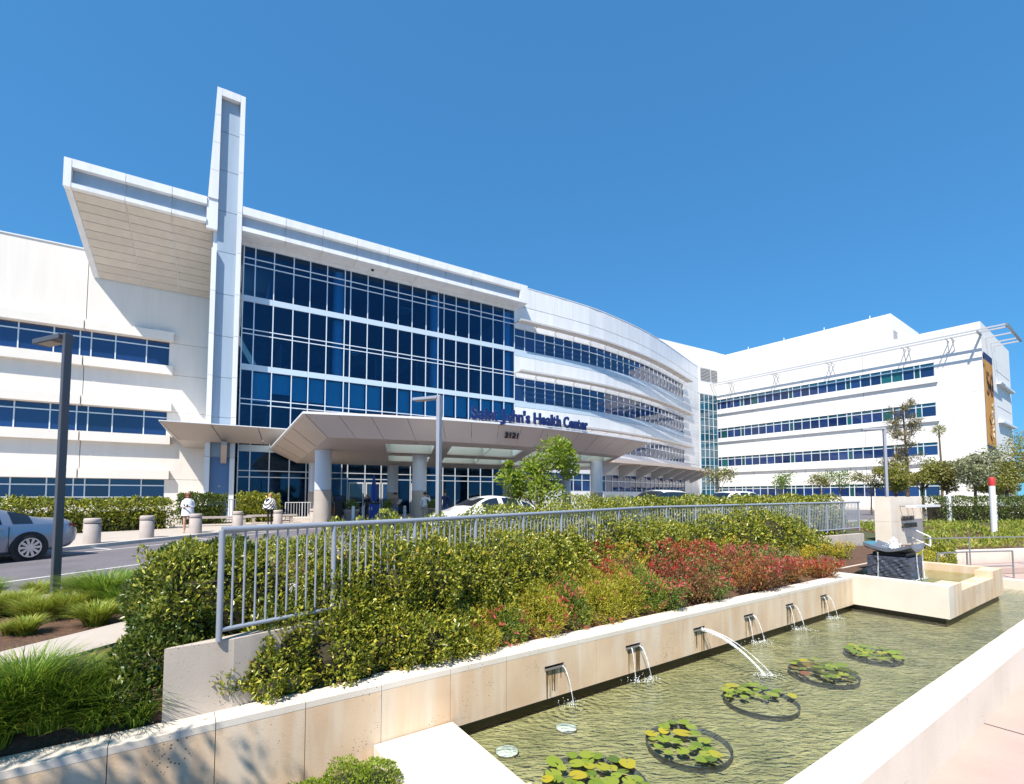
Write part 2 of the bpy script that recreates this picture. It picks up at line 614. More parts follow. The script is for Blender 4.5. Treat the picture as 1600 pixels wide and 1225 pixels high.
NT = 10
for i, (s0, s1) in enumerate(zip([-9.98] + cuts, cuts[:-1] + [-2.06])):
    if i == 0:
        a = [sof(s0, 0, .0), sof(s1, 0, .0), sof(s1, 1, .0), sof(s0, 1, .0)]
        b = [sof(s0, 0, .05), sof(s1 - .02, 0, .05), sof(s1 - .02, 1, .05), sof(s0, 1, .05)]
        MB().hexa(b, a).build('edge_panel', 'white_panel', arm)
        continue
    for k in range(NT):
        t0, t1 = k / NT + .004, (k + 1) / NT - .004
        e0, e1 = s0 + .025, s1 - .025
        a = [sof(e0, t0, .0), sof(e1, t0, .0), sof(e1, t1, .0), sof(e0, t1, .0)]
        b = [sof(e0, t0, .05), sof(e1, t0, .05), sof(e1, t1, .05), sof(e0, t1, .05)]
        MB().hexa(b, a).build('soffit_panel', 'soffit_panel', arm)
# --- cross: right arm, the band along the roof
band = holder('roof_band', hall)
mb = MB()
FR.solid(mb, -.24, 24.9, -.6, 1.18, 21.14, 22.85)
mb.build('body', 'white_panel', band)
cuts = [-.22] + [2.7 + 2.68 * k for k in range(8)] + [24.1]
for s0, s1 in zip(cuts, cuts[1:]):
    FR.piece('recess_panel', 'recess_panel', band, s0 + .015, s1 - .015, 1.18, 1.24, 21.42, 22.33)
    FR.piece('frame_panel', 'white_panel', band, s0 + .012, s1 - .012, -.6, 1.62, 22.33, 22.92)
    FR.piece('frame_panel', 'white_panel', band, s0 + .012, s1 - .012, 1.18, 1.62, 21.09, 21.42)
    FR.piece('soffit_panel', 'white_panel', band, s0 + .012, s1 - .012, .05, 1.17, 21.10, 21.14)
FR.piece('frame_panel', 'white_panel', band, 24.11, 24.95, -.6, 1.62, 21.09, 22.92)
MB().lathe([(.12, 0), (.12, .12)], FR.w(9.6, .6, 20.98), 10).build('camera_dome', 'black', band)
# building mass behind
mb = MB()
FR.solid(mb, -.2, 25.4, -22, -9.4, 0, 22.3)
FR.solid(mb, -.2, 25.4, -9.4, -.6, 20.9, 22.3)
mb.build('rear_block', 'white_panel', hall)

# --- curved wall
CP = [(0.25, 48.1), (1.74, 49.07), (6.79, 52.35), (11.67, 56.1), (19.63, 64.1), (31.4, 79.1)]


def smooth_curve(pts, n):
    P = [Vector(p) for p in pts]
    P = [P[0] * 2 - P[1]] + P + [P[-1] * 2 - P[-2]]
    out = []
    for i in range(1, len(P) - 2):
        a, b, c, d = P[i - 1], P[i], P[i + 1], P[i + 2]
        for k in range(40):
            t = k / 40
            out.append(.5 * (2 * b + (c - a) * t + (2 * a - 5 * b + 4 * c - d) * t * t + (3 * b - a - 3 * c + d) * t ** 3))
    out.append(P[-2])
    L = [0]
    for a, b in zip(out, out[1:]): L.append(L[-1] + (b - a).length)
    res, j = [], 0
    for k in range(n + 1):
        w = L[-1] * k / n
        while j < len(L) - 2 and L[j + 1] < w: j += 1
        f = (w - L[j]) / max(1e-9, L[j + 1] - L[j])
        res.append(out[j].lerp(out[j + 1], f))
    return res


NS = 34
CV = smooth_curve(CP, NS)
CN = []
for i in range(NS + 1):
    t = (CV[min(i + 1, NS)] - CV[max(i - 1, 0)]).normalized()
    CN.append(Vector((t.y, -t.x)))


def cvp(i, d, z, off=0.0):
    """Point on the curved wall: node i (plus off metres along), d outwards."""
    p = CV[i] + CN[i] * d
    if off:
        t = Vector((-CN[i].y, CN[i].x))
        p = p + t * off
    return Vector((p.x, p.y, z))


def cv_solid(mb, i0, i1, d0, d1, z0, z1, g=0.0):
    a = [cvp(i0, d1, z0, g), cvp(i1, d1, z0, -g), cvp(i1, d0, z0, -g), cvp(i0, d0, z0, g)]
    b = [cvp(i0, d1, z1, g), cvp(i1, d1, z1, -g), cvp(i1, d0, z1, -g), cvp(i0, d0, z1, g)]
    return mb.hexa(a, b)


curved = holder('curved_wall', hall)
poly = [tuple(CV[i] - CN[i] * .12) for i in range(NS + 1)]
poly += [tuple(CV[i] - CN[i] * 11.5) for i in (NS, 26, 18, 8, 0)]
MB().prism(poly, 0.0, 23.3).build('wall_core', 'white_shade', curved)
NW = 28                                                # window bays before the blank end
CB = [(16.80, 18.20, 19.00), (11.45, 13.05, 13.85), (6.80, 8.0, 8.80), (2.20, 3.4, 4.15)]
for bi, (z0, zt, z1) in enumerate(CB):
    for i in range(NW):
        cv_solid(MB(), i, i + 1, -.11, -.07, z0 + .02, zt - .02, .02).build('pane', 'glass_band', curved)
        cv_solid(MB(), i, i + 1, -.11, -.07, zt + .02, z1 - .02, .02).build('pane', 'glass_band', curved)
    for zz, dd, nm in ((zt, -.02, 'transom'), (z1, .02, 'head_rail')):
        mb = MB()
        for i in range(NW): cv_solid(mb, i, i + 1, -.10, dd, zz - .035, zz + .035)
        mb.build(nm, 'mullion', curved)
    for i in range(NW + 1):
        p = cvp(i, -.06, (z0 + z1) / 2)
        piece('mullion', 'mullion', curved, p, (.07, .10, z1 - z0), math.atan2(CN[i].x, -CN[i].y))
PAN = [(21.42, 23.5), (19.03, 21.39), (13.88, 16.08), (8.83, 10.77), (4.18, 6.77), (0.0, 2.17)]
for z0, z1 in PAN:
    for i in range(0, NS, 2):
        cv_solid(MB(), i, i + 2, -.12, .03, z0 + .012, z1 - .012, .012).build('panel', 'white_panel', curved)
for z0, z1 in ((16.10, 16.78), (10.79, 11.43)):
    for i in range(0, NW, 2):
        cv_solid(MB(), i, i + 2, -.12, .01, z0 + .01, z1 - .01, .012).build('spandrel_panel', 'spandrel', curved)
for z0, z1, _ in [(a[0], a[2], 0) for a in CB]:
    zz = z0 - .7 if z0 > 9 else z0
    for i in range(NW, NS, 2):
        cv_solid(MB(), i, i + 2, -.12, .03, zz + .012, z1 + .018, .012).build('panel', 'white_panel', curved)
mb = MB()
for i in range(0, NS):
    cv_solid(mb, i, i + 1, -.5, .06, 23.5, 23.58)
mb.build('parapet_cap', 'white_metal', curved)
# sun shades over three window bands
for zs, i1 in ((19.45, NW + 1), (14.25, NW + 1), (9.1, NW + 1)):
    shd = holder('sun_shade', hall)
    for d0 in (.25, .47, .69, .91):
        mb = MB()
        for i in range(0, i1):
            a = [cvp(i, d0 + .17, zs + .05), cvp(i + 1, d0 + .17, zs + .05), cvp(i + 1, d0, zs), cvp(i, d0, zs)]
            b = [p + Vector((0, 0, .025)) for p in a]
            mb.hexa(a, b)
        mb.build('slat', 'shade_metal', shd)
    mb = MB()
    for i in range(0, i1): cv_solid(mb, i, i + 1, 1.12, 1.2, zs - .03, zs + .16)
    mb.build('front_rail', 'shade_metal', shd)
    for i in range(0, i1 + 1, 2):
        p = cvp(i, .6, zs - .03)
        piece('bracket', 'shade_metal', shd, p, (.06, 1.2, .09), math.atan2(CN[i].x, -CN[i].y))

# ================================================================== left wing
WG = Frame((-26.64, 36.3), (0.851, 0.525))
wing = thing('stucco_wing', 'cream stucco hospital wing with three bands of blue windows under the cross arm', 'building', WG.w(-8, 0, 0))
mb = MB()
WG.solid(mb, -34, 2.55, -16, -.22, 0, 19.4)
mb.build('wall_core', 'stucco', wing)
BW = [(11.65, 13.10, 13.55), (6.25, 7.62, 8.08), (1.10, 2.38, 2.85)]
cols = [(-34, -22.02), (-22, -13.02), (-13, -4.98), (-4.94, 0.0)]
rows = [(13.55, 19.5), (8.08, 11.65), (2.85, 6.25), (0.0, 1.10)]
for z0, z1 in rows:
    for s0, s1 in cols:
        WG.piece('wall_panel', 'stucco', wing, s0, s1, -.22, 0, z0, z1)
zj = [0.0, 2.85, 8.08, 11.0, 13.5, 19.5]
for z0, z1 in zip(zj, zj[1:]):
    WG.piece('wall_panel', 'stucco', wing, 0.0, 2.58, -.22, -.002, z0 + .012, z1 - .012)
WG.piece('roof_cap', 'white_metal', wing, -34, 2.6, -.5, .06, 19.5, 19.58)
WM = [0.0, -1.43, -3.27, -4.64, -5.26, -6.65, -8.45, -9.85, -11.6, -13.0, -14.6, -16.4, -17.1, -18.9, -20.7, -22.5, -24.3, -26.1, -27.9]
for z0, zt, z1 in BW:
    w_ = holder('window_band', wing)
    for a, b in zip(WM, WM[1:]):
        WG.piece('pane', 'glass_band', w_, b + .03, a - .03, -.20, -.17, z0 + .02, zt - .02)
        WG.piece('pane', 'glass_band', w_, b + .03, a - .03, -.20, -.17, zt + .02, z1 - .02)
    for s in WM:
        WG.piece('mullion', 'mullion', w_, s - .035, s + .035, -.21, -.12, z0, z1)
    WG.piece('transom', 'mullion', w_, WM[-1], 0, -.205, -.115, zt - .04, zt + .04)
    for s0, s1 in ((-27.9, -5.0), (-4.93, .27)):
        WG.piece('hood', 'stucco_trim', wing, s0, s1, .0, .45, z1 + .02, z1 + .69)
        if z0 > 3:
            WG.piece('sill', 'stucco_trim', wing, s0, s1, .0, .45, z0 - .72, z0 - .05)

# ================================================================== right wing
RW = Frame((36.9, 85.9), (0.7405, -1.0))
rwing = thing('bright_wing', 'bright white hospital wing with three blue window strips, roof trellis and orange banner', 'building', RW.w(18, 0, 0))
mb = MB()
RW.solid(mb, -1.0, 35.25, -20, -.16, 0, 23.2)
mb.build('wall_core', 'wing_panel', rwing)
RB = [(17.35, 18.68, 19.12), (12.10, 13.42, 13.85), (7.0, 8.25, 8.65), (1.6, 2.95, 3.35)]
rows = [(19.12, 23.25), (13.85, 17.35), (8.65, 12.10), (3.35, 7.0), (0, 1.6)]
for z0, z1 in rows:
    for s0, s1 in ((0, 6.95), (7.0, 14.95), (15.0, 22.95), (23.0, 30.8)):
        RW.piece('wall_panel', 'wing_panel', rwing, s0, s1, -.16, 0, z0, z1)
for z0, z1 in ((0, 6), (6.0, 11.5), (11.5, 14.6), (14.6, 19.1), (19.1, 23.25)):
    RW.piece('wall_panel', 'wing_panel', rwing, 30.8, 35.3, -.16, 0, z0 + .012, z1 - .012)
for z in (16.45, 11.35, 5.85):
    RW.piece('ledge', 'white_metal', rwing, 0, 31.1, .0, .3, z, z + .16)
RM = [0.02]
while RM[-1] < 30.0: RM.append(RM[-1] + (0.62 if len(RM) % 7 == 5 else 1.22))
RM[-1] = 30.78
for z0, zt, z1 in RB:
    w_ = holder('window_strip', rwing)
    for s0, s1 in zip(RM, RM[1:]):
        RW.piece('pane', 'glass_green' if (s1 - s0 < .8 or rnd.random() < .06) else 'glass_band', w_, s0 + .04, s1 - .04, -.15, -.12, z0 + .02, zt - .03)
    mb = MB()
    for s0, s1 in zip(RM, RM[1:]): RW.solid(mb, s0 + .04, s1 - .04, -.15, -.12, zt + .03, z1 - .02)
    mb.build('upper_panes', 'glass_link', w_)
    for s in RM:
        RW.piece('mullion', 'mullion', w_, s - .045, s + .045, -.155, -.06, z0, z1)
    RW.piece('transom', 'mullion', w_, 0, 30.78, -.155, -.055, zt - .05, zt + .05)
# penthouse behind the parapet
mb = MB()
RW.solid(mb, -8, 25.2, -19, -5.0, 23.0, 28.6)
mb.build('penthouse', 'wing_panel', rwing)
for k in range(5):
    PHF = Frame(RW.w(25.22, -5.0, 0).xy, (0.804, 0.595))
for k in range(5):
    PHF.piece('louver_blade', 'louver', rwing, .8, 2.6, .0, .06, 25.0 + k * .28, 25.16 + k * .28)
for k in range(4):
    MB().tube([RW.w(4 + 6.2 * k, -5.2, 28.6), RW.w(4 + 6.2 * k, -5.2, 29.1)], .06, 6).build('roof_vent', 'white_metal', rwing)
# trellis along the roof edge, wrapping round the end
trl = holder('roof_trellis', rwing)
material('trellis_grey', (.45, .46, .49), .5)
for d, z in ((1.9, 21.75), (1.15, 21.6)):
    RW.piece('rail', 'trellis_grey', trl, -.5, 37.7, d - .07, d + .07, z - .09, z + .09)
for d in (-2.6, -6.0, -8.0):
    RW.piece('rail', 'trellis_grey', trl, 33.0, 37.7, d - .07, d + .07, 21.6, 21.76)
RW.piece('end_beam', 'steel', trl, 37.7, 37.9, -8.1, 2.0, 21.58, 21.86)
RW.piece('end_beam', 'steel', trl, 35.2, 35.4, -.0, 2.0, 21.40, 21.60)
for s in (3.8, 11.3, 19.2, 28.2, 32.6):
    for o_ in (-.28, .28):
        MB().tube([RW.w(s + o_, .0, 19.75 if s < 31 else 20.2), RW.w(s + o_ * .8, 1.2, 21.5)], .06, 6).build('strut', 'white_metal', trl)
    RW.piece('cross_bar', 'trellis_grey', trl, s - .3, s - .22, .0, 1.95, 21.42, 21.52)
    RW.piece('cross_bar', 'trellis_grey', trl, s + .22, s + .3, .0, 1.95, 21.42, 21.52)
# end wall, banner, lower end block
EN = Frame(RW.w(35.3, 0, 0).xy, (0.804, 0.595))
for z0, z1 in ((0, 6), (6, 11.5), (11.5, 14.6), (14.6, 19.1), (19.1, 23.25)):
    EN.piece('wall_panel', 'wing_panel', rwing, .02, 8.5, -.16, .0, z0 + .012, z1 - .012)
ban = holder('banner', rwing)
material('banner_brown', (.13, .055, .015), .7)
EN.piece('cloth', 'banner_orange', ban, .5, 5.6, .06, .10, 7.9, 18.6)
EN.piece('head_strip', 'banner_navy', ban, .5, 5.6, .055, .105, 18.6, 19.5)
EN.piece('foot_strip', 'banner_navy', ban, .5, 5.6, .055, .105, 7.45, 7.9)
text_mesh('numeral', '50', 'banner_brown', ban, 4.2, .04, EN.w(1.0, .14, 14.3), (EN.u.x, EN.u.y, 0), (0, 0, 1), width=4.0)
text_mesh('lettering', 'YEARS', 'banner_pale', ban, 1.5, .03, EN.w(3.6, .14, 13.6), (0, 0, -1), (EN.u.x, EN.u.y, 0), width=4.6)
for z in (8.2, 10.2):
    MB().tube([EN.w(2.3 + .35 * math.sin(k * .9), .13, z - .1 + k * .22) for k in range(9)], .07, 5).build('ornament', 'banner_brown', ban)
low = holder('end_block', rwing)
mb = MB()
EN.solid(mb, 8.5, 19.0, -14, -.25, 0, 20.0)
mb.build('wall_core', 'wing_panel', low)
for z0, z1 in ((0, 6.6), (8.6, 11.7), (13.7, 16.9), (18.6, 20.05)):
    EN.piece('wall_panel', 'wing_panel', low, 8.5, 19.0, -.25, -.02, z0, z1)
for z0, z1 in ((6.6, 8.6), (11.7, 13.7), (16.9, 18.6)):
    for k in range(6):
        EN.piece('pane', 'glass_band', low, 8.9 + k * 1.65, 10.45 + k * 1.65, -.24, -.2, z0 + .05, z1 - .05)
    EN.piece('ledge', 'white_metal', low, 8.6, 19.0, -.02, .5, z0 - .3, z0 - .05)

# ================================================================== link block between the two
LK = Frame((20.0, 75.1), (0.86, 0.51))
lnk = thing('link_block', 'plain white link block with roof louvers and a teal glass strip behind the curved wall', 'building', LK.w(14, 0, 0))
mb = MB()
LK.solid(mb, -2, 24, -14, -.02, 0, 27.9)
mb.build('wall_core', 'wing_panel', lnk)
for z0, z1 in ((19.9, 22.0), (22.0, 24.9), (24.9, 27.95)):
    for s0, s1 in ((-2, 6.4), (6.42, 13.2), (13.22, 20.4)):
        LK.piece('wall_panel', 'wing_panel', lnk, s0, s1, -.02, .05, z0 + .01, z1 - .01)
for s0, s1 in ((15.6, 18.2), (18.5, 20.2)):
    lv = holder('louver', lnk)
    LK.piece('backing', 'dark_gap', lv, s0, s1, .05, .07, 22.4, 24.5)
    for k in range(8):
        LK.piece('blade', 'louver', lv, s0, s1, .07, .2, 22.45 + k * .26, 22.58 + k * .26)
for i in range(4):
    for k in range(14):
        LK.piece('pane', 'glass_link', lnk, 15.2 + i * 1.2, 16.3 + i * 1.2, .05, .1, .1 + k * 1.41, 1.42 + k * 1.41)
for i in range(5):
    LK.piece('mullion', 'mullion', lnk, 15.10 + i * 1.2, 15.2 + i * 1.2, .05, .16, 0, 19.85)
for k in range(15):
    LK.piece('transom', 'mullion', lnk, 15.1, 20.0, .05, .15, .02 + k * 1.41, .09 + k * 1.41)


# ================================================================== entrance canopy on columns
can = thing('entrance_canopy', 'wide champagne metal entrance canopy with folded edges and skylights on round columns', 'canopy', (-4, 27, 0))
ZS, ZC = 4.12, 5.10
TOP = [(-18.4, 35.6), (-8.83, 19.8), (-6.2, 20.5), (-3.22, 21.45), (-0.6, 22.7), (1.7, 24.1), (3.8, 25.7), (6.3, 27.9), (9.0, 30.6), (9.4, 41.0)]
BOT = [(-16.6, 36.4), (-8.10, 20.7), (-5.8, 21.35), (-3.1, 22.25), (-0.8, 23.4), (1.2, 24.8), (3.1, 26.4), (5.2, 28.3), (7.0, 30.2), (7.7, 41.0)]
# folded fascia: one panel for each facet
for i in range(len(TOP) - 1):
    n = 2 if i not in (0, 8) else 4
    for k in range(n):
        def pt(L_, f): return Vector(L_[i]).lerp(Vector(L_[i + 1]), f)
        f0, f1 = k / n, (k + 1) / n
        e = .004
        a0, a1, b0, b1 = pt(TOP, f0 + e), pt(TOP, f1 - e), pt(BOT, f0 + e), pt(BOT, f1 - e)
        out = [(a0.x, a0.y, ZC), (a1.x, a1.y, ZC), (b1.x, b1.y, ZS), (b0.x, b0.y, ZS)]
        inn = [(x, y + .06, z + .03) for x, y, z in out]
        MB().hexa(out, inn).build('fascia_panel', 'canopy_metal', can)


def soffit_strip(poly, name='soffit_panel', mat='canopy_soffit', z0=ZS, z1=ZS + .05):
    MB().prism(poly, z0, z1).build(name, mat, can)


def rows_between(A, B, fr):
    return [Vector(a).lerp(Vector(b), fr) for a, b in zip(A, B)]


# soffit grid: from the front fold line to the building, with two rows of skylights left open and glazed
FB = BOT[1:9]
RB_ = [(-13.0, 38.0), (-10.2, 39.6), (-7.0, 41.4), (-3.9, 43.2), (-1.2, 44.6), (1.6, 45.4), (4.6, 45.9), (7.5, 45.6)]
lv = [0, .10, .34, .46, .70, .82, 1.0]
GR = [rows_between(FB, RB_, f) for f in lv]


def roof_plate(poly):
    MB().prism([tuple(p) for p in poly], ZC - .08, ZC).build('roof_plate', 'white_metal', can)


for c in range(8):
    if c < 7: roof_plate([TOP[c + 1], TOP[c + 2], FB[c + 1], FB[c]])
roof_plate([TOP[0], TOP[1], FB[0], RB_[0]])
roof_plate([TOP[8], TOP[9], (9.0, 45.0), RB_[7], FB[7]])
for r in range(len(lv) - 1):
    for c in range(len(FB) - 1):
        q = [GR[r][c], GR[r][c + 1], GR[r + 1][c + 1], GR[r + 1][c]]
        if not (r in (1, 3) and c > 0): roof_plate(q)
        if r in (1, 3):                                  # skylight bay: a glazed slot between soffit ribs
            w = .16
            e = [q[0].lerp(q[1], w if c in (2, 4) else .0), q[0].lerp(q[1], 1 - (w if c in (1, 3, 6) else .0)),
                 q[3].lerp(q[2], 1 - (w if c in (1, 3, 6) else .0)), q[3].lerp(q[2], w if c in (2, 4) else .0)]
            if c == 0:
                soffit_strip([tuple(p) for p in q])
                continue
            MB().add([(p.x, p.y, ZS + .56) for p in e], [(0, 1, 2, 3)]).build('skylight_pane', 'skylight', can)
            for a, b in ((0, 1), (2, 3), (1, 2), (3, 0)):
                n_ = (e[b] - e[a])
                MB().hexa([(*e[a], ZS + .03), (*e[b], ZS + .03), (*e[b], ZS + .56), (*e[a], ZS + .56)],
                          [(*(e[a] + Vector((.03, .05))), ZS + .03), (*(e[b] + Vector((.03, .05))), ZS + .03),
                           (*(e[b] + Vector((.03, .05))), ZS + .56), (*(e[a] + Vector((.03, .05))), ZS + .56)]).build('skylight_reveal', 'skylight', can)
            for a, b in ((q[0], e[0]), (e[1], q[1])):
                if (a - b).length > .05:
                    a2, b2 = (q[3], e[3]) if a == q[0] else (e[2], q[2])
                    soffit_strip([tuple(a), tuple(b), tuple(b2), tuple(a2)])
        else:
            soffit_strip([tuple(p) for p in q])
for q in ([BOT[0], BOT[1], (-13.0, 38.0)], [BOT[8], BOT[9], (7.5, 45.6)]):
    soffit_strip([tuple(p) for p in q])
# bays of the roof plate over the soffit stay open at the skylights: glazing above
colx = [(-10.5, 26.3), (-5.75, 29.4), (6.24, 35.0), (-15.0, 36.0), (-9.9, 39.3), (5.2, 45.5), (-0.4, 42.6)]
for x, y in colx:
    c_ = holder('column', can)
    MB().lathe([(.44, 1.9), (.44, ZS)], (x, y, 0), 28).build('shaft', 'column_metal', c_, True)
    MB().lathe([(.455, 0.0), (.455, 1.88)], (x, y, 0), 28).build('base_sleeve', 'concrete', c_, True)
    MB().lathe([(.46, ZS - .12), (.46, ZS - .02)], (x, y, 0), 28).build('collar', 'column_metal', c_, True)
for c in range(3):
    for r in (0, 2):
        p = GR[r][c * 2 + 1].lerp(GR[r + 1][c * 2 + 2], .5)
        MB().lathe([(.09, -.04), (.09, .0)], (p.x, p.y, ZS), 10).build('downlight', 'steel', can)
# lettering standing on the canopy edge, street number on the fascia
sg = holder('sign', can)
SL = [at_depth(732, 664, 22.1), at_depth(912, 680, 26.6)]


def edge_at(x):
    for (x0, y0), (x1, y1) in zip(TOP[1:], TOP[2:]):
        if x0 <= x <= x1:
            return y0 + (y1 - y0) * (x - x0) / (x1 - x0)
    return TOP[-1][1]


words = ["S", "a", "i", "n", "t", " ", "J", "o", "h", "n", "'", "s", " ", "H", "e", "a", "l", "t", "h", " ", "C", "e", "n", "t", "e", "r"]
wd = {"S": .62, "J": .55, "H": .84, "C": .74, "i": .34, "l": .34, "t": .40, "'": .26, " ": .34, "r": .46, "s": .46}
tot = sum(wd.get(ch, .56) for ch in words)
x_start, x_end = -2.05, 4.05
px_, py_ = x_start, edge_at(x_start)
arc = []
for k in range(401):
    x = x_start + (x_end - x_start) * k / 400
    arc.append((x, edge_at(x)))
cum = [0]
for a, b in zip(arc, arc[1:]): cum.append(cum[-1] + math.hypot(b[0] - a[0], b[1] - a[1]))
run = 0
for ch in words:
    wch = wd.get(ch, .56) / tot * cum[-1]
    if ch != ' ':
        j = min(range(401), key=lambda q: abs(cum[q] - run))
        j2 = min(400, j + 6)
        dx, dy = arc[j2][0] - arc[max(0, j2 - 12)][0], arc[j2][1] - arc[max(0, j2 - 12)][1]
        text_mesh('letter', ch, 'sign_blue', sg, .80, .10, (arc[j][0] + .12, arc[j][1] + .10, ZC + .10), (dx, dy, 0), (0, 0, 1),
                  width=None if ch in "il'" else wch * .93, bold=.028)
    run += wch
mb = MB()
for (x0, y0), (x1, y1) in zip(arc[::40], arc[40::40]):
    mb.box(((x0 + x1) / 2 + .12, (y0 + y1) / 2 + .12, ZC + .085), (math.hypot(x1 - x0, y1 - y0), .08, .03), math.atan2(y1 - y0, x1 - x0))
mb.build('letter_rail', 'white_metal', sg)
fx = Vector(TOP[5]).lerp(Vector(TOP[4]), .85)
bx_ = Vector(BOT[5]).lerp(Vector(BOT[4]), .85)
dv = (Vector(TOP[5]) - Vector(TOP[4])).normalized()
mid = Vector((fx.x, fx.y, ZC)).lerp(Vector((bx_.x, bx_.y, ZS)), .62)
upv = Vector((fx.x - bx_.x, fx.y - bx_.y, ZC - ZS))
outv = Vector((dv.x, dv.y, 0)).cross(upv).normalized()
p0 = mid + outv * .08
text_mesh('street_number', '2121', 'sign_black', sg, .42, .05, p0, (dv.x, dv.y, 0), upv, bold=.012)

# lower canopy against the foot of the cross, left of the main one
side = thing('side_canopy', 'low folded metal canopy jutting out at the foot of the cross', 'canopy', FR.w(-2, 3, 0))
T_ = [(-4.5, -3.9), (-4.5, 3.6), (6.6, 3.6), (6.6, -.0)]
B_ = [(-3.5, -3.9), (-3.5, 2.0), (6.6, 2.0), (6.6, 0.2)]
zt, zb = 6.35, 5.35
for i in range(2):
    n = 1 if i == 0 else 4
    for k in range(n):
        a0, a1 = Vector(T_[i]).lerp(Vector(T_[i + 1]), k / n + .003), Vector(T_[i]).lerp(Vector(T_[i + 1]), (k + 1) / n - .003)
        b0, b1 = Vector(B_[i]).lerp(Vector(B_[i + 1]), k / n + .003), Vector(B_[i]).lerp(Vector(B_[i + 1]), (k + 1) / n - .003)
        o_ = [FR.w(a0.x, a0.y, zt), FR.w(a1.x, a1.y, zt), FR.w(b1.x, b1.y, zb), FR.w(b0.x, b0.y, zb)]
        MB().hexa(o_, [p + Vector((0, .06, .04)) for p in o_]).build('fascia_panel', 'side_metal_shaded', side)
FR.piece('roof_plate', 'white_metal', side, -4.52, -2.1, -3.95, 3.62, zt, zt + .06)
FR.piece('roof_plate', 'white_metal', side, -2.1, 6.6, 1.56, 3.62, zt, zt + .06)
FR.piece('soffit_panel', 'side_metal_shaded', side, -3.5, -2.1, -3.95, 2.0, zb - .0, zb + .05)
FR.piece('soffit_panel', 'side_metal_shaded', side, -2.08, -.3, 1.6, 2.0, zb - .0, zb + .05)
for k in range(4):
    MB().add([FR.w(.15 + k * 1.6, .15, zb + .37), FR.w(1.65 + k * 1.6, .15, zb + .37), FR.w(1.65 + k * 1.6, 2.0, zb + .37), FR.w(.15 + k * 1.6, 2.0, zb + .37)], [(0, 1, 2, 3)]).build('skylight_pane', 'skylight', side)
    FR.piece('skylight_bar', 'steel', side, .05 + k * 1.6, .13 + k * 1.6, .15, 2.0, zb + .2, zb + .38)
br = [FR.w(-1.1, 1.56, 5.3), FR.w(-1.1, 3.0, 5.3), FR.w(-1.1, 3.0, 5.05), FR.w(-1.1, 1.56, 3.9)]
MB().hexa(br, [p + Vector((FR.u.x * .35, FR.u.y * .35, 0)) for p in br]).build('bracket', 'side_metal_shaded', side)

# long canopy along the curved wall with triangular brackets
walk = thing('walkway_canopy', 'thin canopy along the foot of the curved wall carried on triangular brackets', 'canopy', (14, 54, 0))
for i in range(8, 32, 2):
    cv_solid(MB(), i, i + 2, .06, 3.4, 5.32, 5.62, .01).build('roof_panel', 'canopy_metal', walk)
    cv_solid(MB(), i, i + 2, 3.4, 3.5, 5.25, 5.66, .0).build('edge_panel', 'canopy_metal', walk)
for i in range(9, 32, 3):
    t = Vector((-CN[i].y, CN[i].x)) * .25
    a = [cvp(i, .05, 5.31), cvp(i, 3.2, 5.31), cvp(i, 3.2, 5.15), cvp(i, .05, 3.7)]
    b = [p + Vector((t.x, t.y, 0)) for p in a]
    MB().hexa(a, b).build('bracket', 'louver', walk)


# ================================================================== ground, road, pavements
PD = Frame((8.34, 11.72), (0.8241, 0.5664))             # pond wall: s along it, d towards the pond
ZW, ZP, ZWT = -1.19, -1.26, -0.455                      # water, plaza, wall top
FD = Vector((math.sin(R(40)), math.cos(R(40))))         # fence direction, then a bend
F0 = Vector((-2.69, 4.42))
FBEND = F0 + FD * 9.5
FEND = Vector((12.6, 17.2))


def sheet(name, poly, z, mat, kind='structure'):
    m = MB()
    m.add([(p[0], p[1], p[2] if len(p) > 2 else z) for p in poly], [tuple(range(len(poly)))])
    return structure(m.build(name, mat))


sheet('ground', [(-900, -40), (-9, -40), (-4.40, 4.1), (-3.55, 5.4), (-3.3, 4.8), (-2.85, 4.75), (FBEND.x - .2, FBEND.y + .2), (FEND.x, FEND.y + .3), (15.5, 18.5),
                 (18.0, 27.0), (60, 33.0), (900, 33), (900, 1800), (-900, 1800)], -.13, 'lawn_soil')
# asphalt drive
NB = [(-13.5, -14), (-7.62, 7.14), (-6.6, 10.8), (-4.6, 13.6), (0, 17.2), (9, 23.5), (17, 29.5), (40, 36), (120, 40)]
FBK = [(120, 62), (62, 54), (44, 60), (30, 62), (20, 54), (9, 44.5), (3, 37), (-3, 32.5), (-8.8, 29.8), (-11.1, 26.6), (-12.3, 23.4), (-12.6, 20), (-13.05, 17), (-13.35, 14.2), (-15, 8), (-21, -14)]
sheet('drive', NB + FBK, -.10, 'asphalt')
# pavement in front of the buildings, with a kerb
pv = MB().prism(FBK[1:] + [(-40, -14), (-50, 20), (-36, 32), (-20, 40), (-14, 41), (2, 52), (22, 80), (40, 88), (62, 60)], -.14, 0.0).build('pavement', 'concrete')
structure(pv)
k_ = MB()
for (x0, y0), (x1, y1) in zip(FBK[1:], FBK[2:]):
    k_.box(((x0 + x1) / 2, (y0 + y1) / 2, -.055), (math.hypot(x1 - x0, y1 - y0) + .02, .16, .13), math.atan2(y1 - y0, x1 - x0))
structure(k_.build('kerb', 'kerb'))
k_ = MB()
for (x0, y0), (x1, y1) in zip(NB[1:-1], NB[2:]):
    k_.box(((x0 + x1) / 2, (y0 + y1) / 2, -.05), (math.hypot(x1 - x0, y1 - y0) + .02, .15, .12), math.atan2(y1 - y0, x1 - x0))
structure(k_.build('kerb', 'kerb'))


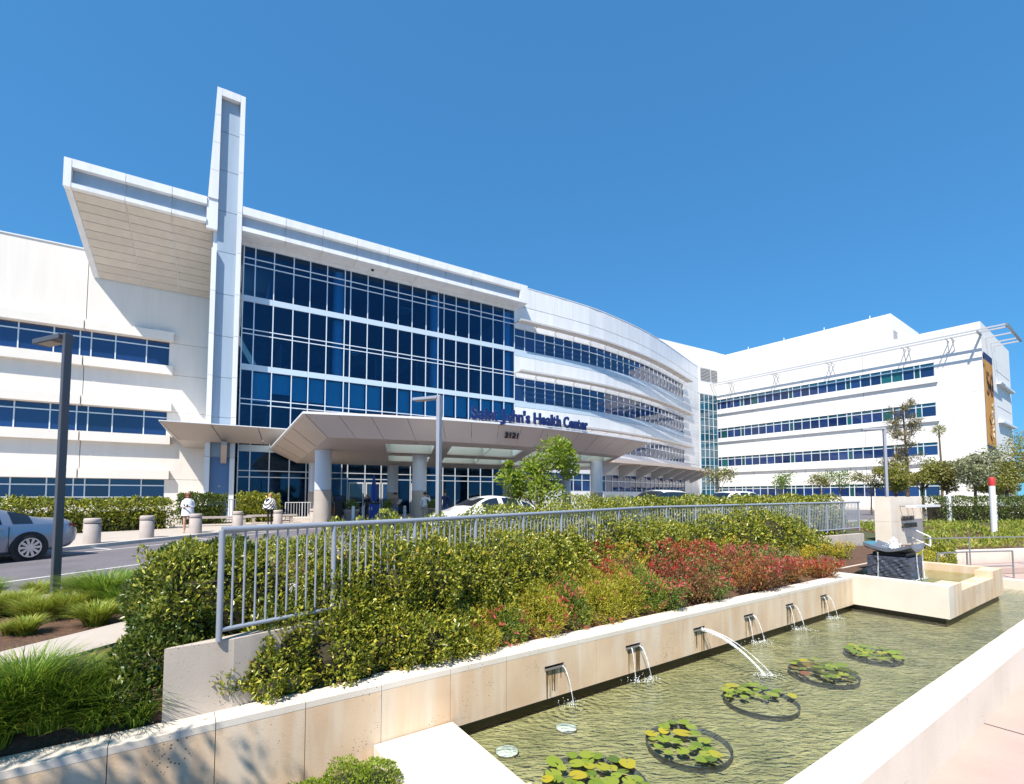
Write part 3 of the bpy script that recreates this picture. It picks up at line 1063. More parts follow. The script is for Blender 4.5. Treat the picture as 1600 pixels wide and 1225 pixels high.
def paint(pts, w=.11):
    m = MB()
    for (x0, y0), (x1, y1) in zip(pts, pts[1:]):
        d = Vector((x1 - x0, y1 - y0)).normalized()
        n = Vector((-d.y, d.x)) * w / 2
        m.add([(x0 - n.x, y0 - n.y, -.095), (x1 - n.x, y1 - n.y, -.095), (x1 + n.x, y1 + n.y, -.095), (x0 + n.x, y0 + n.y, -.095)], [(0, 1, 2, 3)])
    return structure(m.build('road_marking', 'road_paint'))


paint([(-11.6, 1.5), (-9.55, 8.93), (-8.43, 12.96), (-6.9, 17.5), (-3.2, 22.5)])
paint([(-14.3, 9.4), (-12.28, 14.35), (-11.47, 18.01), (-10.9, 22), (-9.6, 25.5)])
for y, x0, x1 in ((10.2, -15.2, -14.0), (14.6, -14.2, -12.25), (18.2, -13.85, -11.5), (21.8, -13.6, -11.0)):
    paint([(x0, y + .9), (x1, y)])
# path, planting strip
PA = [(-8.2, -8.0), (-5.04, 4.75), (-4.68, 6.19), (-4.1, 8.2), (-2.4, 10.4)]
PB = [(-7.35, -8.2), (-4.40, 4.1), (-3.90, 6.0), (-3.35, 7.8), (-1.8, 9.8)]
for i in range(len(PA) - 1):
    for k in range(5 if i == 0 else 1):
        n = 5 if i == 0 else 1
        a0, a1 = Vector(PA[i]).lerp(Vector(PA[i + 1]), k / n + .001), Vector(PA[i]).lerp(Vector(PA[i + 1]), (k + 1) / n - .001)
        b0, b1 = Vector(PB[i]).lerp(Vector(PB[i + 1]), k / n + .001), Vector(PB[i]).lerp(Vector(PB[i + 1]), (k + 1) / n - .001)
        structure(MB().prism([tuple(a0), tuple(b0), tuple(b1), tuple(a1)], -.12, -.02).build('path', 'concrete'))
sheet('planting_strip', [(-13.4, -14), (-8.25, -8), (-5.08, 4.75), (-4.72, 6.19), (-4.15, 8.2), (-2.6, 10.6), (FBEND.x - .3, FBEND.y + .6), (FEND.x - .5, FEND.y + 1.2), (15, 27), (9, 23.4), (0, 17.1), (-4.65, 13.5), (-6.68, 10.7), (-7.7, 7.1)], -.06, 'mulch')
# sloping beds behind the pond wall
bl = MB()
bl.add([(-7.2, -8.2, -.05), (-4.36, 4.1, -.05), (-3.86, 6.0, -.03), (-3.1, 5.2, -.03), (-3.08, 4.25, -.2), PD.w(-13.6, -.26, -.52), PD.w(-20, -.26, -.52)], [(0, 1, 6), (1, 2, 3, 4), (1, 4, 5, 6)])
structure(bl.build('planting_bed', 'mulch'))
bl = MB()
N_ = 12
for i in range(N_ + 1):
    s = -13.6 + i * (13.5 / N_)
    p = PD.w(s, -.26, -.53)
    q = (F0 + FD * .2).lerp(FBEND, min(1, max(0, (s + 13.3) / 8.2))) if s < -5.1 else FBEND.lerp(FEND, min(1, (s + 5.1) / 8.5))
    bl.v += [tuple(p), (q.x + .05, q.y - .05, -.50 if s < -12.3 else (-.3 if s < -11.2 else -.05))]
for i in range(N_): bl.f.append((2 * i, 2 * i + 2, 2 * i + 3, 2 * i + 1))
bl.v += [tuple(PD.w(0, -.9, -.53)), tuple(PD.w(5.5, -.96, -.53)), (FEND.x + 3, FEND.y + 1, -.3)]
n = len(bl.v)
bl.f += [(2 * N_ + 0, n - 3, n - 2, n - 1, 2 * N_ + 1)]
structure(bl.build('planting_bed', 'mulch'))
# paved plaza around the pond, below the level of the drive
plz = sheet('plaza', [tuple(PD.w(-60, 3.25, 0))[:2], tuple(PD.w(60, 3.25, 0))[:2], (120, 20), (120, -60), (-60, -60)], ZP, 'plaza')
js = MB()
for k in range(-4, 9):
    c = PD.w(k * 2.4 - .6, 5.8, ZP + .002)
    js.box(c, (.018, 5.0, .004), PD.a)
for k in range(2):
    js.box(PD.w(4, 5.2 + 1.9 * k, ZP + .002), (30, .018, .004), PD.a)
o = js.build('paving_joint', 'dark_gap', plz)
o['kind'] = 'stuff'
sheet('terrace', [tuple(PD.w(6.75, -3, 0))[:2], tuple(PD.w(6.75, 3.4, 0))[:2], tuple(PD.w(60, 3.3, 0))[:2], (120, 33), (18, 27), (15.5, 18.4), (12.5, 16.2)], ZP - .005, 'plaza')
sheet('garden_soil', [tuple(PD.w(-60, 0, 0))[:2], tuple(PD.w(-11.9, 0, 0))[:2], tuple(PD.w(-11.9, 3.3, 0))[:2], tuple(PD.w(-60, 3.3, 0))[:2]], -1.3, 'mulch')


# ================================================================== pond, wall with spouts, fountain basin
def travertine(name, base, dark, stain, rough=0.75):
    m = bpy.data.materials.new(name)
    m.use_nodes = True
    nt = m.node_tree
    b = nt.nodes['Principled BSDF']
    geo = nt.nodes.new('ShaderNodeNewGeometry')
    n1 = nt.nodes.new('ShaderNodeTexNoise'); n1.inputs['Scale'].default_value = 1.3; n1.inputs['Detail'].default_value = 8
    r1 = nt.nodes.new('ShaderNodeValToRGB')
    r1.color_ramp.elements[0].position, r1.color_ramp.elements[1].position = .32, .68
    r1.color_ramp.elements[0].color, r1.color_ramp.elements[1].color = (*dark, 1), (*base, 1)
    mp = nt.nodes.new('ShaderNodeMapping'); mp.inputs['Scale'].default_value = (5, 5, .55)
    n2 = nt.nodes.new('ShaderNodeTexNoise'); n2.inputs['Scale'].default_value = 1.0; n2.inputs['Detail'].default_value = 6
    r2 = nt.nodes.new('ShaderNodeValToRGB')
    r2.color_ramp.elements[0].position, r2.color_ramp.elements[1].position = .46, .66
    r2.color_ramp.elements[0].color, r2.color_ramp.elements[1].color = (0, 0, 0, 1), (.6, .6, .6, 1)
    mx = nt.nodes.new('ShaderNodeMixRGB'); mx.inputs['Color2'].default_value = (*stain, 1)
    vo = nt.nodes.new('ShaderNodeTexVoronoi'); vo.inputs['Scale'].default_value = 30.0
    n3 = nt.nodes.new('ShaderNodeTexNoise'); n3.inputs['Scale'].default_value = 2.4; n3.inputs['Detail'].default_value = 3
    th = nt.nodes.new('ShaderNodeMapRange'); th.inputs['From Min'].default_value = .45; th.inputs['From Max'].default_value = .75
    th.inputs['To Min'].default_value = .02; th.inputs['To Max'].default_value = .26
    lt = nt.nodes.new('ShaderNodeMath'); lt.operation = 'LESS_THAN'
    mx2 = nt.nodes.new('ShaderNodeMixRGB'); mx2.inputs['Color2'].default_value = (*[c * .32 for c in dark], 1)
    L = nt.links.new
    L(geo.outputs['Position'], n1.inputs['Vector']); L(geo.outputs['Position'], mp.inputs['Vector'])
    L(mp.outputs[0], n2.inputs['Vector']); L(geo.outputs['Position'], vo.inputs['Vector']); L(geo.outputs['Position'], n3.inputs['Vector'])
    L(n1.outputs['Fac'], r1.inputs['Fac']); L(n2.outputs['Fac'], r2.inputs['Fac'])
    L(r1.outputs['Color'], mx.inputs['Color1']); L(r2.outputs['Color'], mx.inputs['Fac'])
    L(n3.outputs['Fac'], th.inputs['Value']); L(vo.outputs['Distance'], lt.inputs[0]); L(th.outputs[0], lt.inputs[1])
    L(mx.outputs[0], mx2.inputs['Color1']); L(lt.outputs[0], mx2.inputs['Fac'])
    L(mx2.outputs[0], b.inputs['Base Color'])
    bp = nt.nodes.new('ShaderNodeBump'); bp.inputs['Strength'].default_value = .28; bp.inputs['Distance'].default_value = .006; bp.invert = True
    n4 = nt.nodes.new('ShaderNodeTexNoise'); n4.inputs['Scale'].default_value = 55; n4.inputs['Detail'].default_value = 4
    ad = nt.nodes.new('ShaderNodeMath'); ad.operation = 'ADD'
    L(geo.outputs['Position'], n4.inputs['Vector']); L(n4.outputs['Fac'], ad.inputs[0]); L(lt.outputs[0], ad.inputs[1])
    L(ad.outputs[0], bp.inputs['Height']); L(bp.outputs[0], b.inputs['Normal'])
    b.inputs['Roughness'].default_value = rough
    MATS[name] = m
    return m


travertine('travertine', (.76, .57, .385), (.63, .44, .28), (.77, .68, .56))
travertine('travertine_cap', (.76, .68, .58), (.68, .59, .49), (.74, .67, .58))
travertine('travertine_grey', (.60, .52, .44), (.47, .41, .35), (.42, .36, .30))
material('wet_stain', (.40, .25, .11), .35, var=.5, scale=14, vcol=(.55, .40, .24))
material('wet_dark', (.10, .06, .025), .3, var=.5, scale=14, vcol=(.20, .12, .05))
material('gap_shadow', (.045, .038, .028), .4)  # near-black that paints in the shadow gap above the water
material('pond_floor', (.50, .46, .25), .9, var=.65, scale=1.7, bump=.8, bscale=28, vcol=(.21, .215, .10), detail=14)
material('basin_floor', (.24, .24, .07), .9, var=.5, scale=3.0, vcol=(.16, .18, .05))
material('pond_lamp', (.70, .80, .80), .3)
material('slate', (.09, .095, .13), .3, var=.5, scale=5, bump=1.0, bscale=14, vcol=(.045, .05, .075), detail=8)
material('bowl_stone', (.15, .165, .20), .35, var=.3, scale=6, bump=.3, bscale=20)
material('pot_black', (.085, .10, .10), .5)
material('foam', (.88, .92, .95), .5)


def water_material(name, tint, scale, strength, ior=1.33, rings=()):
    m = bpy.data.materials.new(name)
    m.use_nodes = True
    nt = m.node_tree
    nt.nodes.remove(nt.nodes['Principled BSDF'])
    L = nt.links.new
    geo = nt.nodes.new('ShaderNodeNewGeometry')
    mp = nt.nodes.new('ShaderNodeMapping')
    mp.inputs['Rotation'].default_value = (0, 0, R(-12))
    mp.inputs['Scale'].default_value = (1.0, 2.6, 1.0)
    n1 = nt.nodes.new('ShaderNodeTexNoise'); n1.inputs['Scale'].default_value = scale; n1.inputs['Detail'].default_value = 3; n1.inputs['Distortion'].default_value = 1.4
    n2 = nt.nodes.new('ShaderNodeTexNoise'); n2.inputs['Scale'].default_value = scale * 3.1; n2.inputs['Detail'].default_value = 2
    ad = nt.nodes.new('ShaderNodeMath'); ad.operation = 'MULTIPLY_ADD'; ad.inputs[1].default_value = .35
    bp = nt.nodes.new('ShaderNodeBump'); bp.inputs['Strength'].default_value = strength; bp.inputs['Distance'].default_value = .11
    L(geo.outputs['Position'], mp.inputs[0]); L(mp.outputs[0], n1.inputs['Vector']); L(mp.outputs[0], n2.inputs['Vector'])
    L(n2.outputs['Fac'], ad.inputs[0]); L(n1.outputs['Fac'], ad.inputs[2]); L(ad.outputs[0], bp.inputs['Height'])
    tot = ad
    for (rx, ry, amp) in rings:                       # rings spreading from where each jet lands
        vd = nt.nodes.new('ShaderNodeVectorMath'); vd.operation = 'DISTANCE'; vd.inputs[1].default_value = (rx, ry, ZW)
        L(geo.outputs['Position'], vd.inputs[0])
        m1 = nt.nodes.new('ShaderNodeMath'); m1.operation = 'MULTIPLY'; m1.inputs[1].default_value = 62.0
        sn = nt.nodes.new('ShaderNodeMath'); sn.operation = 'SINE'
        dc = nt.nodes.new('ShaderNodeMapRange'); dc.inputs['From Min'].default_value = .03; dc.inputs['From Max'].default_value = .75
        dc.inputs['To Min'].default_value = amp; dc.inputs['To Max'].default_value = 0.0
        mm = nt.nodes.new('ShaderNodeMath'); mm.operation = 'MULTIPLY'
        sm = nt.nodes.new('ShaderNodeMath'); sm.operation = 'ADD'
        L(vd.outputs['Value'], m1.inputs[0]); L(m1.outputs[0], sn.inputs[0]); L(vd.outputs['Value'], dc.inputs['Value'])
        L(sn.outputs[0], mm.inputs[0]); L(dc.outputs[0], mm.inputs[1]); L(mm.outputs[0], sm.inputs[0]); L(tot.outputs[0], sm.inputs[1])
        tot = sm
    if rings: L(tot.outputs[0], bp.inputs['Height'])
    fr = nt.nodes.new('ShaderNodeFresnel'); fr.inputs['IOR'].default_value = ior
    gl = nt.nodes.new('ShaderNodeBsdfGlossy'); gl.inputs['Roughness'].default_value = .03
    tr = nt.nodes.new('ShaderNodeBsdfRefraction'); tr.inputs['Color'].default_value = (*tint, 1)
    tr.inputs['IOR'].default_value = 1.12; tr.inputs['Roughness'].default_value = 0.0
    t2 = nt.nodes.new('ShaderNodeBsdfTransparent'); t2.inputs['Color'].default_value = (*tint, 1)
    ms = nt.nodes.new('ShaderNodeMixShader'); ms.inputs['Fac'].default_value = 1.0
    mx = nt.nodes.new('ShaderNodeMixShader')
    L(bp.outputs[0], fr.inputs['Normal']); L(bp.outputs[0], gl.inputs['Normal'])
    L(bp.outputs[0], tr.inputs['Normal'])
    L(tr.outputs[0], ms.inputs[1]); L(t2.outputs[0], ms.inputs[2])
    L(fr.outputs[0], mx.inputs['Fac']); L(ms.outputs[0], mx.inputs[1]); L(gl.outputs[0], mx.inputs[2])
    L(mx.outputs[0], nt.nodes['Material Output'].inputs['Surface'])
    MATS[name] = m


SP = [-9.44, -7.91, -6.26, -4.71, -3.14, -1.58]
RNG = []
for i_, s_ in enumerate(SP):
    q_ = PD.w(s_ + .1, .2 if i_ != 2 else 1.12, 0)
    RNG.append((q_.x, q_.y, .16 if i_ != 2 else .28))
water_material('pond_water', (.95, .985, .91), 3.6, .27, 1.50, RNG)
water_material('basin_water', (.88, .95, .70), 6.0, .25)


def stream_material():
    m = bpy.data.materials.new('stream')
    m.use_nodes = True
    nt = m.node_tree
    b = nt.nodes['Principled BSDF']
    b.inputs['Base Color'].default_value = (.92, .95, .98, 1)
    b.inputs['Roughness'].default_value = .12
    geo = nt.nodes.new('ShaderNodeNewGeometry')
    mp = nt.nodes.new('ShaderNodeMapping'); mp.inputs['Scale'].default_value = (60, 60, 6)
    n = nt.nodes.new('ShaderNodeTexNoise'); n.inputs['Scale'].default_value = 1.0; n.inputs['Detail'].default_value = 3
    mr = nt.nodes.new('ShaderNodeMapRange'); mr.inputs['From Min'].default_value = .38; mr.inputs['From Max'].default_value = .72
    mr.inputs['To Min'].default_value = .08; mr.inputs['To Max'].default_value = .85
    tr = nt.nodes.new('ShaderNodeBsdfTransparent')
    mx = nt.nodes.new('ShaderNodeMixShader')
    L = nt.links.new
    L(geo.outputs['Position'], mp.inputs[0]); L(mp.outputs[0], n.inputs['Vector']); L(n.outputs['Fac'], mr.inputs['Value'])
    L(mr.outputs[0], mx.inputs['Fac']); L(tr.outputs[0], mx.inputs[1]); L(b.outputs[0], mx.inputs[2])
    L(mx.outputs[0], nt.nodes['Material Output'].inputs['Surface'])
    MATS['stream'] = m


stream_material()

# pond floor and water
S0, S1, DV = -10.95, 6.45, 2.97
structure(MB().add([PD.w(S0 - .5, -.5, -1.30), PD.w(S1 + .3, -.5, -1.30), PD.w(S1 + .3, DV + .2, -1.30), PD.w(S0 - .5, DV + .2, -1.30)], [(3, 2, 1, 0)]).build('pond_floor', 'pond_floor'))
structure(MB().add([PD.w(S0 - .3, -.25, ZW), PD.w(S1 + .1, -.25, ZW), PD.w(S1 + .1, DV + .1, ZW), PD.w(S0 - .3, DV + .1, ZW)], [(3, 2, 1, 0)]).build('pond_water', 'pond_water'))

# long wall with six spouts
wall = thing('pond_wall', 'long travertine retaining wall with six water spouts along the pond', 'wall', PD.w(-6, -.15, ZW))
SP = [-9.44, -7.91, -6.26, -4.71, -3.14, -1.58]
jn = [-20, -18.4, -16.9, -15.4, -13.96, -13.24, -12.51, -11.77, -10.97, -10.2, -8.67, -7.1, -5.48, -3.92, -2.36, 0.0]
for i, (s0, s1) in enumerate(zip(jn, jn[1:])):
    z0 = -1.12 if s0 > -11.1 else -1.4
    sp = [s for s in SP if s0 < s < s1]
    cells = [(s0 + .003, s1 - .003, z0, ZWT - .06)]
    if sp:
        a, b = sp[0] - .165, sp[0] + .165
        cells = [(s0 + .003, a, z0, ZWT - .06), (b, s1 - .003, z0, ZWT - .06), (a, b, z0, -.745), (a, b, -.705, ZWT - .06)]
    mb = MB()
    for a, b, c, d in cells: PD.solid(mb, a, b, -.24, 0, c, d)
    o = mb.build('stone_panel', 'travertine', wall)
    if s1 > -4.95 or True:
        wcap = -.27 if s1 < -11.4 else -.34
        PD.piece('cap_stone', 'travertine_cap', wall, s0 + .003, s1 - .003, wcap, .002, ZWT - .06, ZWT + rnd.uniform(-.002, .002))
PD.piece('shadow_plinth', 'gap_shadow', wall, -10.95, 0, -.22, -.10, -1.5, -1.115)  # recessed waterline strip, shadow under the wall put into its colour
PD.piece('backing', 'gap_shadow', wall, -20, 0, -.245, -.242, -1.5, -.52)
for i, s in enumerate(SP):
    PD.piece('spout_lip', 'steel', wall, s - .165, s + .165, -.1, .035, -.748, -.738)
    PD.piece('spout_back', 'black', wall, s - .165, s + .165, -.2, -.12, -.745, -.705)
    for tone, cnt in (('wet_stain', 9), ('wet_dark', 6)):
        mb = MB()
        for k in range(cnt):
            a, w_ = s - .15 + .27 * rnd.random(), rnd.uniform(.008, .045)
            zz = -1.118 + (rnd.random() ** 2) * .26
            e = .003 if tone == 'wet_stain' else .005
            e += k * .0002
            mb.add([PD.w(a, e, -.75), PD.w(a + w_, e, -.75), PD.w(a + w_ * .7, e, zz), PD.w(a + w_ * .3, e, zz)], [(0, 3, 2, 1)])
        mb.build('algae_stain', tone, wall)['kind'] = 'stuff'


def stream(label, s, offs, reach, w):
    """Water falling from a spout; each strand is a curved sheet that narrows."""
    t = thing('water_jet', label, 'water jet', PD.w(s, .03, -.73), 'water jets from the wall spouts')
    for o_, r_, ww in zip(offs, reach, w):
        pts, rad = [], []
        for k in range(9):
            f = k / 8
            pts.append(PD.w(s + o_ + .05 * f * (1 if o_ > 0 else -1), .035 + r_ * f, -.735 - (.455) * f ** 2 * (1 if r_ > .3 else 1) - (.0 if r_ > .3 else 0)))
            rad.append(ww * (1 - .45 * f) * rnd.uniform(.85, 1.15))
        MB().tube(pts, rad, 6).build('strand', 'stream', t, True)
    mb = MB()
    for o_, r_, ww in zip(offs, reach, w):
        c = PD.w(s + o_ * 1.1, .035 + r_, ZW)
        for k in range(60):
            a, q = rnd.uniform(0, 6.28), abs(rnd.gauss(0, .085))
            h = max(0, rnd.gauss(.0, .03)) * (1 if q < .1 else .4)
            rr = rnd.uniform(.003, .008)
            mb.lathe([(0.0006, -rr), (rr, 0), (0.0006, rr)], (c.x + q * math.cos(a) * 1.3, c.y + q * math.sin(a), ZW + .005 + h), 6, False)
    mb.build('splash', 'foam', t, True)['kind'] = 'stuff'
    return t


ordn = ['nearest', 'second nearest', '', 'third farthest', 'second farthest', 'farthest']
for i, s in enumerate(SP):
    if i == 2:
        stream('strong double jet shooting far out into the pond from the wall', s, (.02, .10), (1.02, 1.10), (.034, .012))
    elif i == 0:
        stream('thin water jet falling from the spout nearest the slab', s, (.11,), (.16,), (.010,))
    else:
        stream('thin water jet falling from the %s spout in the wall' % ordn[i], s, (-.08, .10), (.12, .18), (.010, .013))

# slab at the near end, right-hand coping, far end wall
slab = thing('pond_slab', 'broad pale stone slab closing the near end of the pond', 'slab', PD.w(-11.4, 1.5, ZP))
PD.piece('slab', 'travertine_cap', slab, -11.85, -10.95, .015, 1.50, -1.45, -1.04)
PD.piece('slab', 'travertine_cap', slab, -11.85, -10.95, 1.506, 2.96, -1.45, -1.04)
PD.piece('upstand', 'travertine', slab, -11.62, -11.05, 1.62, 1.75, -1.04, -.90)
cop = thing('pond_coping', 'long bright stone coping wall on the plaza side of the pond', 'wall', PD.w(0, 3.1, ZP))
cj = [-16, -14.2, -12.4, -10.6, -8.8, -7.6, -6.4, -5.2, -4.0, -2.8, -1.6, -.4, .8, 2, 3.2, 4.4, 5.6, 6.8, 8, 9.2]
for s0, s1 in zip(cj, cj[1:]):
    PD.piece('coping_stone', 'travertine_cap', cop, s0 + .002, s1 - .002, DV, 3.31, -1.55, -.755 + rnd.uniform(-.0015, .0015))
endw = thing('pond_end_wall', 'low pale wall across the far end of the pond', 'wall', PD.w(6.6, 1.5, ZP))
for a, b in ((-3, -.5), (-.5, 1.2), (1.2, 2.96)):
    PD.piece('coping_stone', 'travertine_cap', endw, 6.45, 6.8, a + .002, b - .002, -1.55, -.92)

# fountain basin
bas = thing('fountain_basin', 'raised square stone basin holding the fountain in the pond', 'basin', PD.w(2.4, .4, ZW))
ZB_ = -.42
for d0, d1 in ((-.95, .02), (.023, 1.78)):
    PD.piece('front_stone', 'travertine_cap', bas, .004, .36, d0, d1, -1.11, ZB_)
PD.piece('right_stone', 'travertine', bas, .362, .95, 1.44, 1.78, -1.11, ZB_)
PD.piece('overflow_stone', 'travertine', bas, .952, 3.75, 1.44, 1.775, -1.11, -.60)
PD.piece('right_stone', 'travertine', bas, 3.752, 4.8, 1.44, 1.78, -1.11, ZB_)
PD.piece('left_stone', 'travertine_cap', bas, .362, 4.45, -.95, -.67, -1.11, ZB_)
for d0, d1 in ((-.95, .4), (.402, 1.438)):
    PD.piece('rear_stone', 'travertine', bas, 4.452, 4.8, d0, d1, -1.11, ZB_)
PD.piece('shadow_plinth', 'gap_shadow', bas, .08, 4.7, -.6, 1.70, -1.5, -1.105)  # same dark strip, painting the shadow gap under the basin
PD.piece('floor', 'basin_floor', bas, .36, 4.45, -.67, 1.44, -1.104, -.85)
MB().add([PD.w(.355, -.68, -.62), PD.w(4.455, -.68, -.62), PD.w(4.455, 1.5, -.62), PD.w(.355, 1.5, -.62)], [(3, 2, 1, 0)]).build('water', 'basin_water', bas)

# fountain: rough slate block carrying a curved bowl
FC = PD.w(2.15, .20, -.85)
fou = thing('fountain', 'dark slate block fountain with a curved stone bowl and bubbling water', 'fountain', FC)
N_ = 14
mb = MB()
for f_ in range(4):
    an = PD.a + f_ * math.pi / 2
    ux, uy = Vector((math.cos(an), math.sin(an))), Vector((-math.sin(an), math.cos(an)))
    base = len(mb.v)
    for r_ in range(N_ + 1):
        for c_ in range(N_ + 1):
            fx_, fz = c_ / N_ - .5, r_ / N_
            edge = 0 if c_ in (0, N_) or r_ in (0, N_) else 1
            off = .46 + edge * (.015 * math.sin(c_ * 2.3 + r_ * 1.7 + f_) + nrg.uniform(-.014, .014))
            p = FC.xy + ux * (fx_ * .92) - uy * off
            mb.v.append((p.x, p.y, -.85 + fz * .80))
    for r_ in range(N_):
        for c_ in range(N_):
            a = base + r_ * (N_ + 1) + c_
            mb.f.append((a, a + 1, a + N_ + 2, a + N_ + 1))
mb.build('block', 'slate', fou)
mb = MB()
mb.box((FC.x, FC.y, -.02), (.72, .72, .12), PD.a)
mb.build('neck', 'black', fou)
N_ = 12
top, bot = [], []
for i in range(N_ + 1):
    for k in range(N_ + 1):
        x, y = (i / N_ - .5) * 1.04, (k / N_ - .5) * 1.04
        h = .14 * (abs(x) / .52) ** 2.2 * (.35 + .65 * (abs(y) / .52) ** 1.2) + .06 * (abs(y) / .52) ** 2
        q = FC.xy + Vector((math.cos(PD.a), math.sin(PD.a))) * x + Vector((-math.sin(PD.a), math.cos(PD.a))) * y
        top.append((q.x, q.y, .10 + h))
        bot.append((q.x, q.y, .02 + h * 1.0))
mb = MB()
mb.v = top + bot
M_ = N_ + 1
for i in range(N_):
    for k in range(N_):
        a = i * M_ + k
        mb.f.append((a, a + M_, a + M_ + 1, a + 1))
        a += M_ * M_
        mb.f.append((a, a + 1, a + M_ + 1, a + M_))
bd = [i * M_ for i in range(M_)] + [N_ * M_ + k for k in range(1, M_)] + [i * M_ + N_ for i in range(N_ - 1, -1, -1)] + [k for k in range(N_ - 1, 0, -1)]
for a, b in zip(bd, bd[1:] + bd[:1]): mb.f.append((a, b, b + M_ * M_, a + M_ * M_))
mb.build('bowl', 'bowl_stone', fou)
mb = MB()
mb.lathe([(.13, .13), (.10, .2), (.085, .26), (.08, .31), (.06, .37), (.03, .41), (.001, .42)], (FC.x, FC.y, 0), 16, False)
mb.v = [(x + rnd.gauss(0, .012), y + rnd.gauss(0, .012), z + rnd.gauss(0, .014)) for x, y, z in mb.v]
for k in range(170):
    a, q = rnd.uniform(0, 6.28), abs(rnd.gauss(0, .12))
    rr = rnd.uniform(.004, .016)
    mb.lathe([(.0005, -rr), (rr, 0), (.0005, rr)], (FC.x + q * math.cos(a), FC.y + q * math.sin(a), .17 + max(0, .30 - q * 1.2) * rnd.random()), 6, False)
mb.build('bubbler', 'foam', fou, True)['kind'] = 'stuff'
for f_, off in ((0, -.08), (0, .36), (1, .1), (3, -.2)):
    an = PD.a + f_ * math.pi / 2
    ux, uy = Vector((math.cos(an), math.sin(an))), Vector((-math.sin(an), math.cos(an)))
    p = FC.xy + ux * off - uy * .50
    MB().tube([(p.x, p.y, .05), (p.x, p.y, -.2), (p.x - uy.x * .03, p.y - uy.y * .03, -.63)], [.016, .012, .02], 6).build('trickle', 'stream', fou, True)
mb = MB()
for k in range(130):
    f_ = rnd.randrange(4)
    an = PD.a + f_ * math.pi / 2
    ux, uy = Vector((math.cos(an), math.sin(an))), Vector((-math.sin(an), math.cos(an)))
    p = FC.xy + ux * rnd.uniform(-.5, .5) - uy * (.47 + abs(rnd.gauss(0, .06)))
    rr = rnd.uniform(.006, .018)
    mb.lathe([(.0005, -rr * .6), (rr, 0), (.0005, rr * .6)], (p.x, p.y, -.612), 6, False)
mb.build('splash', 'foam', fou, True)['kind'] = 'stuff'

# underwater lamps
for px, py, lb in ((792, 1177, 'round pale lamp set in the pond floor beside the slab'), (885, 1140, 'round pale lamp in the pond floor nearest the first spout')):
    p = on_level(px, py, -1.30)
    t = thing('pond_lamp', lb, 'lamp', (p.x, p.y, -1.5), 'lamps in the pond floor')
    MB().lathe([(.12, .19), (.13, .225)], (p.x, p.y, -1.5), 22, False).build('housing', 'steel', t, True)
    MB().lathe([(.001, .245), (.07, .24), (.125, .225)], (p.x, p.y, -1.5), 22, False).build('lens', 'pond_lamp', t, True)

# lily pots: dark ring at the surface, pads floating in it
leaf_material('lily_pad', [(.08, .14, .02), (.13, .20, .02), (.17, .24, .02), (.20, .27, .025), (.24, .30, .03), (.27, .30, .03), (.42, .34, .02)], .4, .1, .5, True)
pots = [((930, 1218), .50, 38, 'nearest lily pot crowded with yellow-green pads'),
        ((1075, 1157), .45, 22, 'second lily pot with broad pads and an open dark ring'),
        ((1188, 1090), .46, 26, 'middle lily pot with small pads at its far side'),
        ((1286, 1048), .47, 34, 'lily pot packed with dark mottled leaves, second from the basin'),
        ((1364, 1019), .42, 30, 'farthest lily pot, nearest the fountain basin')]


def pad_mesh(name, r, tilt):
    n = 16
    vs = [(0, 0, 0)]
    for k in range(n + 1):
        a = .18 + (2 * math.pi - .36) * k / n
        q = r * (1 + .05 * math.sin(3 * a + tilt))
        vs.append((q * math.cos(a), q * math.sin(a), .012 * math.sin(2 * a + tilt) + .008))
    me = bpy.data.meshes.new(name)
    me.from_pydata(vs, [], [(0, k, k + 1) for k in range(1, n + 1)])
    me.materials.append(MATS['lily_pad'])
    me.update()
    return me


padm = [pad_mesh('pad', 1.0, t) for t in (0, 1.3, 2.6, 4.1)]
leaf_material('lily_dark', [(.045, .05, .015), (.10, .12, .02), (.16, .20, .03), (.20, .09, .05)], .5, .1, .5, True)
padd = []
for m_ in padm:
    q = m_.copy(); q.materials.clear(); q.materials.append(MATS['lily_dark']); padd.append(q)
for pi, ((px, py), rr, n, lb) in enumerate(pots):
    c = on_level(px, py, ZW)
    t = thing('lily_pot', lb, 'water lily', (c.x, c.y, -1.5), 'water lilies in the pond')
    MB().lathe([(rr * .98, .18), (rr - .005, .272), (rr + .006, .278), (rr + .006, .27), (rr - .016, .268), (rr - .02, .2)], (c.x, c.y, -1.5), 40, False).build('pot', 'pot_black', t, True)
    MB().lathe([(rr - .02, .225), (rr * .5, .235), (.001, .24)], (c.x, c.y, -1.5), 30, False).build('gravel', 'pond_floor', t, True)
    put = []
    for k in range(n * 6):
        if len(put) >= n: break
        a, q = rnd.uniform(0, 6.28), rr * math.sqrt(rnd.random()) * .95
        x, y = q * math.cos(a), q * math.sin(a)
        if pi == 1 and x > .18: continue
        if pi == 2 and y < -.05: continue
        r_ = rnd.uniform(.05, .10) if pi != 3 else rnd.uniform(.05, .10)
        if any(math.hypot(x - X, y - Y) < (r_ + q2) * .72 for X, Y, q2 in put): continue
        put.append((x, y, r_))
    for k, (x, y, r_) in enumerate(put):
        ms = padd if (pi == 3 and k % 3 != 0) else padm
        o = link(bpy.data.objects.new('pad', ms[k % 4]))
        o.location = (c.x + x, c.y + y, ZW + .012 + .004 * (k % 5) + (.04 * rnd.random() if pi == 3 else 0))
        o.rotation_euler = (rnd.gauss(0, .06), rnd.gauss(0, .06), rnd.uniform(0, 6.28))
        o.scale = (r_, r_ * rnd.uniform(.85, 1.0), r_)
        adopt(o, t)

# ================================================================== fence on its low wall
cw = thing('fence_wall', 'weathered concrete block wall end under the metal railing', 'wall', (-2.8, 4.6, -.4))
LN = Vector((-FD.y, FD.x))


